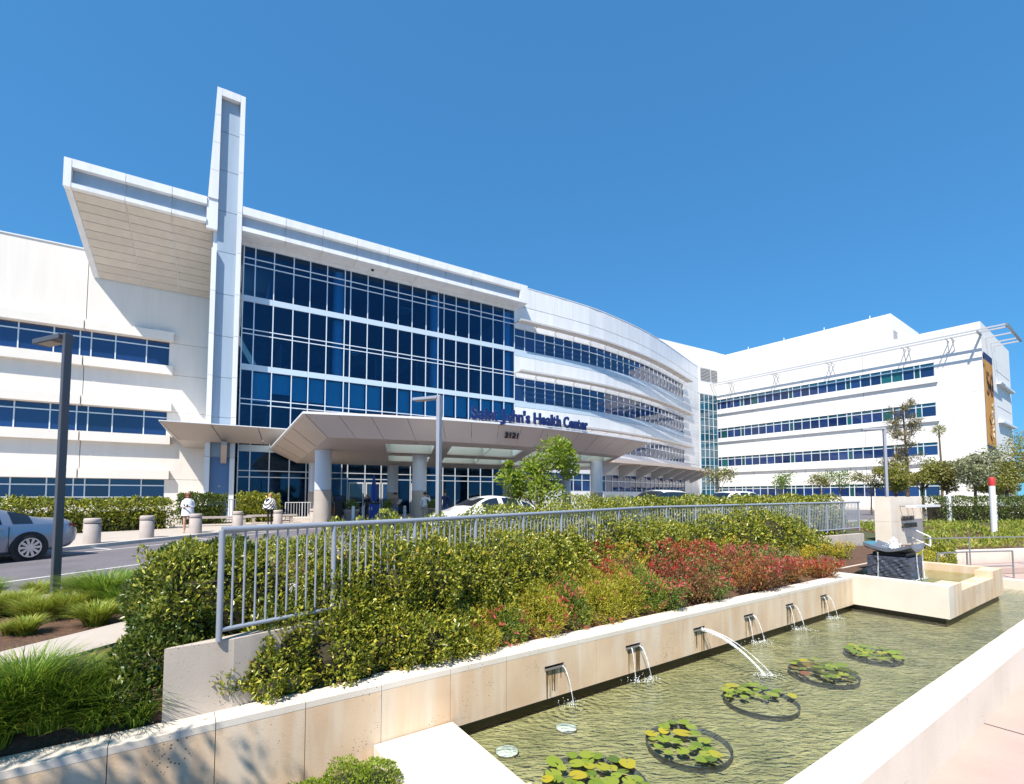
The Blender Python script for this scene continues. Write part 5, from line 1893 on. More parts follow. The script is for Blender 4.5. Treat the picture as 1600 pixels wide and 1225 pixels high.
# saplings before the right wing
SAP = [((1120, 745), 40, 1.6, 'thin young tree at the corner of the curved wall'), ((1222, 752), 46, 1.6, 'feathery young tree right of the white sport wagon'), ((1282, 752), 46, 1.3, 'slim pale sapling in the middle before the bright wing'),
       ((1312, 748), 46, 1.8, 'wispy sapling right of the slim pale one'), ((1360, 752), 42, 1.3, 'young tree left of the grey lamp post')]
for i, ((px, py), Y, r, lb) in enumerate(SAP):
    c = at_depth(px, py, Y)
    lob = [(c.x + rnd.uniform(-1, 1) * r * .6, c.y + rnd.uniform(-.5, .5), c.z + rnd.uniform(-.5, .5) * r * .7, r * .5, r * .5, r * .28) for _ in range(6)]
    tree('young_tree', lb, (c.x, c.y, 0), c.z + .4, .06, lob, 900, .17, .09, 'leaf_green' if i % 2 else 'leaf_olive', 'young trees before the bright wing', 'twig', 7, .9, 1.0)
leaf_material('leaf_spring', [(.14, .16, .03), (.24, .26, .045), (.34, .34, .06), (.40, .33, .10)], .45, .35)
# conifer-like tree with tufted tiers
b = at_depth(1418, 780, 44)
t = thing('tufted_tree', 'tall sparse dark tree with tufted branch ends before the bright wing', 'tree', (b.x, b.y, 0))
mb = MB(); mb.tube([(b.x, b.y, 0), (b.x + .1, b.y, 5), (b.x - .1, b.y, 10.3)], [.17, .12, .03], 8); mb.build('trunk', 'bark', t, True)
mb = MB(); P, O = [], []
for k in range(46):
    z = rnd.uniform(2.5, 10.2)
    ln = rnd.uniform(.5, 1.0) * (2.6 - .17 * z) + .2
    a = rnd.uniform(0, 6.28)
    e = Vector((b.x + ln * math.cos(a), b.y + ln * math.sin(a), z + rnd.uniform(.1, .7)))
    mb.tube([(b.x, b.y, z), (b.x + ln * .6 * math.cos(a), b.y + ln * .6 * math.sin(a), z + .05), e], [.035, .025, .012], 5)
    for f in (.55, .8, 1.0):
        q = np.array((b.x, b.y, z)) + (np.array(e) - np.array((b.x, b.y, z))) * f
        P.append(q + nrg.normal(0, .16, (30, 3))); O.append(unit(nrg.normal(0, 1, (30, 3)) + [0, 0, .5]))
mb.build('limbs', 'bark', t)['kind'] = 'stuff'
co, tri = leaf_arrays(np.concatenate(P), np.concatenate(O), .26, .05, .8, .4)
tri_mesh('crown', co, tri, 'leaf_needle', t, 'stuff')
RT = [((1398, 748), 40, 1.4, 1.4, 'leaf_spring', 'dense olive tree just behind the grey lamp post'), ((1440, 742), 41, 2.0, 1.7, 'leaf_spring', 'broad olive tree right of the tufted tree'),
      ((1478, 742), 40, 1.8, 1.7, 'leaf_olive', 'green bushy tree left of the pale blossoming tree'), ((1522, 735), 36, 1.7, 1.9, 'leaf_pale', 'pale blossoming tree in front of the banner end'),
      ((1572, 735), 42, 2.6, 2.4, 'leaf_spring', 'large green tree at the right behind the red-topped post'), ((1604, 712), 46, 3.2, 3.4, 'leaf_spring', 'tallest green tree cut by the right picture edge'), ((1555, 757), 44, 2.2, 1.5, 'leaf_spring', 'low olive tree behind the large green one')]
for (px, py), Y, rx, rz, m, lb in RT:
    c = at_depth(px, py, Y)
    lob = [(c.x + rnd.uniform(-.65, .65) * rx, c.y + rnd.uniform(-.65, .65) * rx, c.z + rnd.uniform(-.6, .55) * rz, rx * rnd.uniform(.22, .42), rx * rnd.uniform(.22, .42), rz * rnd.uniform(.18, .34)) for _ in range(15)]
    tree('bushy_tree', lb, (c.x, c.y, 0), c.z + rz * .4, .12, lob, 4200, .20, .095, m, 'trees before the bright wing', 'bark', 10, .8, 1.0)
# slim palm-like tree
b = at_depth(1472, 780, 50)
hp_ = at_depth(1472, 672, 50).z
t = thing('slim_palm', 'slim palm with a small round head above the olive trees', 'tree', (b.x, b.y, 0))
MB().tube([(b.x, b.y, 0), (b.x + .1, b.y, hp_ * .5), (b.x, b.y, hp_)], [.14, .1, .07], 7).build('trunk', 'bark', t, True)
P = nrg.normal(0, .2, (240, 3)) + np.array((b.x, b.y, hp_))
co, tri = leaf_arrays(P, unit(P - np.array((b.x, b.y, hp_ - .1))), .36, .05, .5, .1)
tri_mesh('crown', co, tri, 'leaf_spring', t, 'stuff')
# groundcover bank on the right
n = 26000
u, v = nrg.random(n), nrg.random(n)
A0, A1, B0, B1 = np.array((15.8, 18.6, -.62)), np.array((40, 24.0, -.6)), np.array((18.5, 26.2, .0)), np.array((44, 30.5, .0))
q = (A0 + (A1 - A0) * u[:, None]) * (1 - v[:, None]) + (B0 + (B1 - B0) * u[:, None]) * v[:, None]
keep = lumps(q, 1.0, 1.9) + nrg.normal(0, .4, n) > -.35
q = q[keep]
q[:, 2] += np.abs(lumps(q, .16, 2.3)) * nrg.random(len(q)) + .03
co, tri = leaf_arrays(q, np.tile([[0, 0, 1.0]], (len(q), 1)), .17, .045, .9, .3)
o = tri_mesh('ground_cover', co, tri, 'grass_olive')
tag(o, 'low yellow-green ground cover on the bank at the right', 'ground cover', None, 'stuff')
bk = MB().add([(15.6, 18.5, -.68), (41, 24.0, -.68), (46, 30.8, -.08), (18.2, 26.6, -.08), (15.5, 18.55, -.1)], [(0, 1, 2, 3)])
structure(bk.build('bank', 'mulch'))
hedge('hedge', 'small square clipped bush beside the steps railing', [(15.0, 16.9), (15.75, 17.35)], .7, .95, 3200, .075, .037, 'leaf_hedge', -1.26, 'hedges along the drive', None, .03)
shrub('bright_bush', 'low yellow bush between the basin and the steps', 'shrub', [(13.3, 15.9, -.75, .7, .5, .42), (14.1, 16.3, -.75, .6, .5, .4)], 4500, .07, .03, 'leaf_yellow', None, -1.25)


# ================================================================== lamp posts, bollards, rails, street furniture
def lamp_post(label, x, y, h, w, mat, arm=(-.92, .38), al=.72, pad=True):
    t = thing('lamp_post', label, 'lamp post', (x, y, 0), 'lamp posts')
    a = math.atan2(arm[1], arm[0])
    MB().box((x, y, h / 2), (w * .8, w * 1.15, h), a).build('pole', mat, t, bevel=.008)
    c = Vector((x, y)) + Vector(arm) * (al / 2 + w * .3)
    MB().box((c.x, c.y, h - .055), (al, .2, .075), a).build('lamp_head', mat, t, bevel=.01)
    c = Vector((x, y)) + Vector(arm) * (al * .62)
    MB().box((c.x, c.y, h - .098), (al * .5, .15, .012), a).build('lens', 'soffit_panel', t)
    if pad:
        MB().lathe([(.34, -.12), (.34, .05), (.31, .07)], (x, y, 0), 24).build('footing', 'concrete', t, True)
        MB().box((x, y, .075), (w * 1.9, w * 2.1, .03), a).build('base_plate', mat, t)
    return t


lamp_post('tall dark square lamp post beside the grass clumps at the left', -6.58, 6.9, 3.92, .085, 'pole_grey')
lamp_post('silver lamp post standing in front of the entrance canopy', -1.86, 12.0, 4.10, .12, 'pole_silver')
lamp_post('grey lamp post behind the sign pylon at the right', 16.05, 20.3, 4.5, .12, 'pole_silver', (-.9, .3), .8)

BO = [(-13.66, 15.49, 'concrete bollard nearest the silver car'), (-13.57, 17.69, 'second concrete bollard from the silver car'), (-13.10, 19.7, 'concrete bollard in front of the woman in white'),
      (-13.36, 23.16, 'concrete bollard in front of the bench'), (-12.43, 25.25, 'concrete bollard beside the striped poncho'), (-11.58, 27.75, 'farthest concrete bollard left of the canopy column')]
for x, y, lb in BO:
    t = thing('bollard', lb, 'bollard', (x, y, 0), 'bollards along the pavement')
    MB().lathe([(.225, -.02), (.225, .62), (.21, .635)], (x, y, 0), 24).build('body', 'bollard', t, True)
    MB().lathe([(.205, .63), (.205, .66)], (x, y, 0), 24).build('groove', 'dark_gap', t, True)
    MB().lathe([(.21, .655), (.225, .67), (.225, .79), (.20, .815), (.001, .82)], (x, y, 0), 24, False).build('cap', 'bollard', t, True)


def rail_run(name, label, pts, h, r, mat, posts=True, mid=(), group=None):
    t = thing(name, label, 'railing', pts[0], group)
    P = [Vector(p) for p in pts]
    MB().tube([p + Vector((0, 0, h)) for p in P], r, 8).build('top_rail', mat, t, True)
    for m in mid: MB().tube([p + Vector((0, 0, m)) for p in P], r * .8, 8).build('lower_rail', mat, t, True)
    if posts:
        for p in P: MB().tube([p, p + Vector((0, 0, h))], r * 1.05, 8).build('post', mat, t, True)
    return t


rail_run('handrail', 'bronze handrail nearest the pond end at the right', [(13.9, 15.6, ZP), (15.3, 16.05, ZP), (17.15, 16.35, ZP)], .92, .024, 'steel', mid=(.42,), group='handrails by the ramp')
rail_run('handrail', 'longer bronze handrail along the ramp below the bank', [(14.2, 16.9, -1.0), (16.7, 17.4, -1.0), (19.4, 17.9, -1.0), (23, 18.5, -1.0)], 1.02, .022, 'steel', group='handrails by the ramp')
rail_run('handrail', 'pale sloping handrail running down beside the sign pylon', [(14.9, 18.6, -.15), (15.8, 18.0, -.75)], .75, .03, 'white_metal', mid=(.4,), group='handrails by the ramp')
lw = thing('low_wall', 'low pale stone wall between the ramp and the planted bank', 'wall', (20, 18.8, ZP))
for k in range(6):
    piece('stone_panel', 'travertine_cap', lw, (16.6 + k * 2.4, 18.75 + k * .53, -.95), (2.44, .3, .66), math.atan2(.53, 2.4))
rp = thing('ramp', 'pale paved ramp rising behind the pond end', 'ramp', (18, 17.5, ZP))
MB().hexa([(14.0, 16.6, -1.25), (24, 18.3, -1.25), (24, 19.9, -1.25), (14.3, 18.0, -1.25)], [(14.0, 16.6, -1.12), (24, 18.3, -.98), (24, 19.9, -.98), (14.3, 18.0, -1.12)]).build('deck', 'plaza', rp)
# posts on the right
t = thing('marker_post', 'tall white post with a red top on the bank', 'post', (23.3, 23.0, -.3), None)
MB().tube([(23.3, 23.0, -.5), (23.3, 23.0, 2.05)], .12, 16).build('shaft', 'white_metal', t, True)
material('red_paint', (.50, .03, .03), .4)
MB().lathe([(.125, 2.05), (.125, 2.42), (.10, 2.46), (.001, 2.47)], (23.3, 23.0, 0), 16, False).build('cap', 'red_paint', t, True)
for x, y, lb in ((27.6, 30.0, 'short white post in front of the road hedge, left of the red-topped post'), (31.2, 30.7, 'short white post in front of the road hedge behind the red-topped post')):
    t = thing('marker_post', lb, 'post', (x, y, 0), 'short posts by the road hedge')
    MB().tube([(x, y, -.1), (x, y, 1.55)], .14, 14).build('shaft', 'white_metal', t, True)
    MB().lathe([(.15, 1.55), (.15, 1.62), (.001, 1.66)], (x, y, 0), 14, False).build('cap', 'white_metal', t, True)


def picket_fence(label, a, b, h, n, mat, group='fences at the building'):
    t = thing('picket_fence', label, 'fence', (a[0], a[1], 0), group)
    A, B = Vector((*a, 0)), Vector((*b, 0))
    for z in (h, .15): MB().tube([A + Vector((0, 0, z)), B + Vector((0, 0, z))], .025, 6).build('rail', mat, t)
    for k in range(n + 1):
        p = A.lerp(B, k / n)
        MB().tube([p, p + Vector((0, 0, h))], .03 if k % 6 == 0 else .014, 5).build('picket', mat, t)
    return t


picket_fence('blue-grey picket fence in the gap between two hedges', (-17.6, 28.4), (-15.9, 29.7), 1.35, 14, 'fence_metal')
picket_fence('white picket fence behind the long hedge', (-25.5, 14.5), (-18.2, 25.2), 1.5, 40, 'white_metal')
picket_fence('white picket fence right of the striped poncho', (-14.6, 30.6), (-12.6, 31.8), 1.15, 14, 'white_metal')


def bench(label, x, y, rz, L):
    t = thing('bench', label, 'bench', (x, y, 0), 'benches on the pavement', rz)
    m = Matrix.Translation((x, y, 0)) @ Matrix.Rotation(rz, 4, 'Z')
    def b(nm, c, s): piece(nm, 'bollard', t, m @ Vector(c), s, rz)
    b('seat', (0, 0, .44), (L, .45, .10))
    for k in (-.38, .38): b('leg', (k * L, 0, .195), (.14, .38, .39))


bench('long stone bench between the second and fourth bollards', -15.4, 25.0, R(33), 3.0)
bench('long stone bench beside the rounded hedge', -13.9, 27.6, R(33), 2.6)

# valet stand, umbrella, planters and kiosks under the canopy
u_ = (-8.75, 30.0)
t = thing('umbrella', 'closed blue umbrella standing by the valet desk', 'umbrella', (*u_, 0))
material('cobalt', (.015, .07, .38), .6)
MB().tube([(*u_, 0), (*u_, 2.95)], .022, 8).build('pole', 'white_metal', t)
mb = MB()
for k in range(8):
    a = k * math.pi / 4
    mb.tube([(u_[0] + .03 * math.cos(a), u_[1] + .03 * math.sin(a), 2.9), (u_[0] + .11 * math.cos(a), u_[1] + .11 * math.sin(a), 2.0), (u_[0] + .13 * math.cos(a), u_[1] + .13 * math.sin(a), 1.25)], [.02, .07, .06], 6)
mb.build('folded_canopy', 'cobalt', t, True)
MB().lathe([(.26, 0), (.26, .06), (.05, .1)], (*u_, 0), 16).build('base', 'black', t, True)
t = thing('valet_desk', 'blue valet desk with round emblem under the umbrella', 'desk', (-8.5, 29.2, 0))
piece('body', 'cobalt', t, (-8.5, 29.2, .55), (.55, .45, 1.1), R(30))
piece('top', 'black', t, (-8.5, 29.2, 1.13), (.66, .56, .06), R(30))
MB().tube([(-8.62, 28.955, .8), (-8.63, 28.94, .8)], .14, 14).build('emblem', 'pond_lamp', t)
t = thing('kiosk', 'black upright pay kiosk beside the first canopy column', 'kiosk', (-10.0, 27.3, 0))
piece('body', 'black', t, (-10.0, 27.3, .62), (.42, .38, 1.24), R(30))
piece('head', 'black', t, (-9.98, 27.25, 1.42), (.62, .42, .36), R(30))
piece('screen', 'glass_band', t, (-9.9, 27.03, 1.44), (.36, .02, .2), R(30))
t = thing('timber_stand', 'small orange-brown timber stand by the kiosk', 'stand', (-10.45, 27.9, 0))
material('timber', (.36, .13, .05), .6, var=.3, scale=8)
piece('body', 'timber', t, (-10.45, 27.9, .5), (.5, .4, 1.0), R(30))
piece('top', 'black', t, (-10.45, 27.9, 1.03), (.58, .48, .06), R(30))
for x, y, lb in ((-9.35, 27.6, 'round planter with foliage beside the black kiosk'), (-7.9, 30.6, 'round planter right of the blue umbrella'), (-5.3, 31.5, 'round planter between the two middle columns')):
    t = thing('planter', lb, 'planter', (x, y, 0), 'planters under the canopy')
    MB().lathe([(.33, 0), (.43, .66), (.46, .68), (.46, .78), (.40, .78), (.38, .70)], (x, y, 0), 22, False).build('pot', 'bollard', t, True)
    p_, o_ = lobe_points([(x, y, 1.0, .36, .36, .34)], 500, -9, .8, .05)
    co, tri = leaf_arrays(p_, o_, .12, .05)
    tri_mesh('plant', co, tri, 'leaf_green', t, 'stuff')
for x, y, lb in ((-9.0, 26.9, 'white steel guard post left of the valet desk'), (-8.5, 27.1, 'grey steel guard post right in front of the valet desk'), (-6.1, 27.0, 'steel guard post behind the man with the paper')):
    t = thing('guard_post', lb, 'post', (x, y, 0), 'steel guard posts')
    MB().lathe([(.085, 0), (.085, .95), (.06, 1.0), (.001, 1.01)], (x, y, 0), 14, False).build('tube', 'white_metal' if x < -8.8 else 'steel', t, True)
    MB().lathe([(.12, 0), (.12, .03)], (x, y, 0), 14).build('flange', 'steel', t, True)


# ================================================================== cars
def car_material(name, col, metal=.5):
    m = material(name, col, .28, metal, .5)
    b = m.node_tree.nodes['Principled BSDF']
    b.inputs['Coat Weight'].default_value = .8
    b.inputs['Coat Roughness'].default_value = .05


car_material('paint_silver', (.33, .36, .43), .6)
car_material('paint_white', (.78, .78, .78), 0.0)
car_material('paint_dark', (.03, .032, .04), .3)
glass_material('car_glass', (.012, .018, .028), .03, 1.6, .0)
material('tail_red', (.42, .01, .015), .15)
material('chrome', (.75, .76, .78), .15, .9)

SEDAN = [(-2.58, .66, .44, .74, .78, .56), (-2.52, .82, .34, .84, .92, .62), (-2.3, .875, .26, .91, 1.04, .66), (-1.7, .90, .21, .93, 1.07, .68), (-1.15, .905, .20, .94, 1.26, .62), (-.6, .905, .20, .935, 1.41, .60), (.0, .905, .20, .925, 1.45, .60),
         (.5, .905, .20, .91, 1.39, .62), (1.0, .90, .20, .90, 1.14, .66), (1.35, .89, .21, .885, .97, .70), (1.9, .86, .23, .80, .87, .66), (2.25, .78, .30, .66, .74, .58), (2.38, .58, .42, .58, .62, .45)]
SUVT = [(-2.35, .72, .50, .95, 1.05, .60), (-2.28, .84, .38, 1.02, 1.45, .68), (-2.1, .90, .32, 1.05, 1.70, .70), (-1.5, .93, .30, 1.06, 1.80, .70), (-.5, .93, .30, 1.05, 1.82, .70), (.2, .93, .30, 1.04, 1.80, .70), (.6, .93, .30, 1.03, 1.68, .71),
        (1.1, .92, .30, 1.02, 1.25, .74), (1.4, .90, .31, 1.0, 1.10, .76), (2.0, .87, .34, .95, 1.02, .72), (2.3, .80, .40, .80, .90, .62), (2.4, .62, .48, .70, .74, .5)]


def car(label, x, y, heading, table, paint, roof=None, bands=((-1.5, -.95), (-.9, -.02), (.04, .92)), wheels=(-1.38, 1.42), wr=.33, z=-.1, size=1.0):
    """heading: direction the bonnet points to."""
    t = thing('car', label, 'car', (x, y, z), 'cars on the drive', heading)
    t.scale = (size, size, size)
    T = np.array(table)
    xs = np.linspace(T[0, 0], T[-1, 0], 49)
    C = [np.interp(xs, T[:, 0], T[:, k]) for k in range(1, 6)]
    for k in range(5):                                    # round the kinks
        for _ in range(2): C[k][1:-1] = .25 * C[k][:-2] + .5 * C[k][1:-1] + .25 * C[k][2:]
    w, zb, bl, zt, rw = C
    ring = []
    for i in range(49):
        e = max(0.0, zt[i] - bl[i])
        pts = [(0, zb[i]), (w[i] * .86, zb[i]), (w[i] * .965, zb[i] + .07), (w[i] * 1.0, zb[i] + .45 * (bl[i] - zb[i])), (w[i] * .985, bl[i] - .06), (w[i] * .955, bl[i]),
               (w[i] * .955 + (rw[i] - w[i] * .955) * .50, bl[i] + e * .53), (rw[i] + .02, bl[i] + e * .86), (rw[i] * .80, bl[i] + e * .97), (0, zt[i] + .015)]
        ring.append(pts)
    full = [[(p[0], p[1]) for p in r] + [(-p[0], p[1]) for p in r[-2:0:-1]] for r in ring]
    m = len(full[0])
    mb = MB()
    mb.v = [(xs[i], p[0], p[1]) for i in range(49) for p in full[i]]
    for i in range(48):
        for k in range(m):
            q = (k + 1) % m
            mb.f.append((i * m + k, (i + 1) * m + k, (i + 1) * m + q, i * m + q))
    mb.f += [tuple(range(m)), tuple(range(48 * m, 49 * m))[::-1]]
    mb.build('body', paint, t, True, local=True)

    def patch(nm, x0, x1, k0, k1, mat, side, lift=.008, tp=0.0):
        pm = MB()
        ii = [i for i in range(49) if x0 <= xs[i] <= x1]
        for i in ii:
            for k in range(k0, k1 + 1):
                p, q = ring[i][k], ring[i][min(k + 1, 9)]
                r_ = ring[i][max(k - 1, 0)]
                n_ = Vector((q[1] - r_[1], -(q[0] - r_[0]))).normalized()
                pm.v.append((xs[i], side * (p[0] + n_.x * lift), p[1] + n_.y * lift))
        c = k1 - k0 + 1
        for a in range(len(ii) - 1):
            for k in range(c - 1):
                pm.f.append((a * c + k, a * c + k + 1, (a + 1) * c + k + 1, (a + 1) * c + k))
        return pm.build(nm, mat, t, True, local=True)
    for s in (1, -1):
        for a, b in bands: patch('side_window', a, b, 5, 7, 'car_glass', s)
        for wx in wheels:
            yy = np.interp(wx, xs, w) * s
            def disc(nm, r0, r1, off, mat, seg=26):
                dm = MB()
                for k in range(seg):
                    a = 2 * math.pi * k / seg
                    dm.v += [(wx + r0 * math.cos(a), yy + off * s, wr + r0 * math.sin(a)), (wx + r1 * math.cos(a), yy + off * s, wr + r1 * math.sin(a))]
                for k in range(seg):
                    q = (k + 1) % seg
                    dm.f.append((2 * k, 2 * k + 1, 2 * q + 1, 2 * q))
                return dm.build(nm, mat, t, local=True)
            disc('wheel_arch', .02, wr + .07, .004, 'black')
            wh = MB()
            seg, prof = 28, [(.02, -.2), (wr - .02, -.2), (wr, -.16), (wr, -.02), (wr - .03, .015), (wr - .10, .012)]
            for r_, o_ in prof:
                for k in range(seg):
                    a = 2 * math.pi * k / seg
                    wh.v.append((wx + r_ * math.cos(a), yy + o_ * s, wr + r_ * math.sin(a)))
            for i in range(len(prof) - 1):
                for k in range(seg):
                    q = (k + 1) % seg
                    wh.f.append((i * seg + k, i * seg + q, (i + 1) * seg + q, (i + 1) * seg + k))
            wo_ = wh.build('wheel', 'rubber', t, True, local=True)
            sp = MB()
            for k in range(10):
                a = 2 * math.pi * k / 10
                ca, sa = math.cos(a), math.sin(a)
                pp = []
                for r_, hw in ((.045, .022), (wr - .105, .034)):
                    for sg_ in (-1, 1): pp.append((wx + r_ * ca - sg_ * hw * sa, yy + .018 * s, wr + r_ * sa + sg_ * hw * ca))
                sp.add(pp, [(0, 1, 3, 2)])
            for k in range(26):
                a, b = 2 * math.pi * k / 26, 2 * math.pi * (k + 1) / 26
                for r0, r1 in ((0.001, .06), (wr - .115, wr - .085)):
                    sp.add([(wx + r_ * math.cos(c_), yy + .019 * s, wr + r_ * math.sin(c_)) for r_, c_ in ((r0, a), (r1, a), (r1, b), (r0, b))], [(0, 1, 2, 3)])
            o_ = sp.build('rim', 'chrome', wo_, local=True)
        for hx in (-.72, .22):
            hb = MB().box((hx, s * (np.interp(hx, xs, w) * .99 + .012), np.interp(hx, xs, bl) - .11), (.2, .03, .028))
            hb.build('door_handle', 'chrome', t, local=True)
        for dx in (-.95, -.03, .95):
            yy2 = np.interp(dx, xs, w)
            MB().box((dx, s * (yy2 * .998), .56), (.008, .012, .62)).build('door_gap', 'black', t, local=True)
        mr = MB().box((.88, s * 1.0, np.interp(.9, xs, bl) + .06), (.16, .2, .12))
        mr.build('mirror', paint, t, local=True, bevel=.02)
        patch('tail_lamp', xs[1], xs[1] + .30, 4, 5, 'tail_red', s, .012)
        patch('head_lamp', 1.95, 2.3, 4, 5, 'pond_lamp', s, .012)
    # windscreens: the sloping parts of the roof line
    for nm, lo, hi in (('rear_window', T[0, 0] + .7 if table is SEDAN else T[0, 0] + .08, -1.0 if table is SEDAN else T[0, 0] + .22), ('windscreen', .45, 1.22)):
        for s in (1, -1): patch(nm, lo, hi, 8, 9, 'car_glass', s, .010)
    if roof:
        for s in (1, -1): patch('roof_panel', -2.0, .4, 7, 9, roof, s, .012)
    MB().box((T[0, 0] + .02, 0, .62), (.02, .5, .12)).build('number_plate', 'white_metal', t, local=True)
    return t


hd = math.atan2(-.97, -.24)
wx_, wy_ = -12.19, 12.05                                  # where the near rear wheel stands
c_ = Vector((wx_, wy_)) + Vector((-.97, .24)) * .9 + Vector((-.24, -.97)) * 1.38
car('silver sedan parked by the bollards, cut by the left picture edge', c_.x, c_.y, hd, SEDAN, 'paint_silver')
car('white car facing left behind the hedge by the lamp post', -1.0, 20.6, math.atan2(-.62, -.78), SEDAN, 'paint_white', size=1.15)
car('dark van with a white roof behind the hedge', 9.0, 29.6, math.atan2(-.60, -.80), SUVT, 'paint_dark', 'paint_white', ((-2.1, -1.2), (-1.1, -.1), (0, .85)), size=1.12)
car('white sport wagon right of the dark van', 15.3, 33.6, math.atan2(-.5, -.86), SUVT, 'paint_white', None, ((-2.0, -1.15), (-1.05, -.12), (0.0, .85)), size=1.12)
car('white hatchback farthest right behind the hedge', 21.0, 38.5, math.atan2(-.5, -.86), SEDAN, 'paint_white')


# ================================================================== people
for nm, c in (('skin', (.52, .30, .21)), ('cloth_white', (.75, .76, .80)), ('cloth_black', (.02, .02, .023)), ('cloth_navy', (.02, .03, .09)), ('denim', (.10, .16, .28)), ('khaki', (.42, .35, .26)),
              ('cloth_taupe', (.22, .16, .14)), ('hair_red', (.20, .06, .025)), ('hair_blonde', (.40, .24, .10)), ('hair_dark', (.03, .02, .015)), ('paper', (.8, .8, .78)), ('shoe', (.05, .045, .04))):
    material(nm, c, .8)
m = material('stripes', (.75, .74, .76), .9)
nt = m.node_tree
wv = nt.nodes.new('ShaderNodeTexWave'); wv.bands_direction = 'DIAGONAL'; wv.inputs['Scale'].default_value = 4.2; wv.inputs['Distortion'].default_value = 1.0
rp_ = nt.nodes.new('ShaderNodeValToRGB'); rp_.color_ramp.interpolation = 'CONSTANT'
rp_.color_ramp.elements[0].color = (.03, .03, .045, 1); rp_.color_ramp.elements[1].color = (.75, .74, .76, 1); rp_.color_ramp.elements[1].position = .42
tc = nt.nodes.new('ShaderNodeTexCoord')
nt.links.new(tc.outputs['Object'], wv.inputs['Vector']); nt.links.new(wv.outputs['Fac'], rp_.inputs['Fac']); nt.links.new(rp_.outputs['Color'], nt.nodes['Principled BSDF'].inputs['Base Color'])


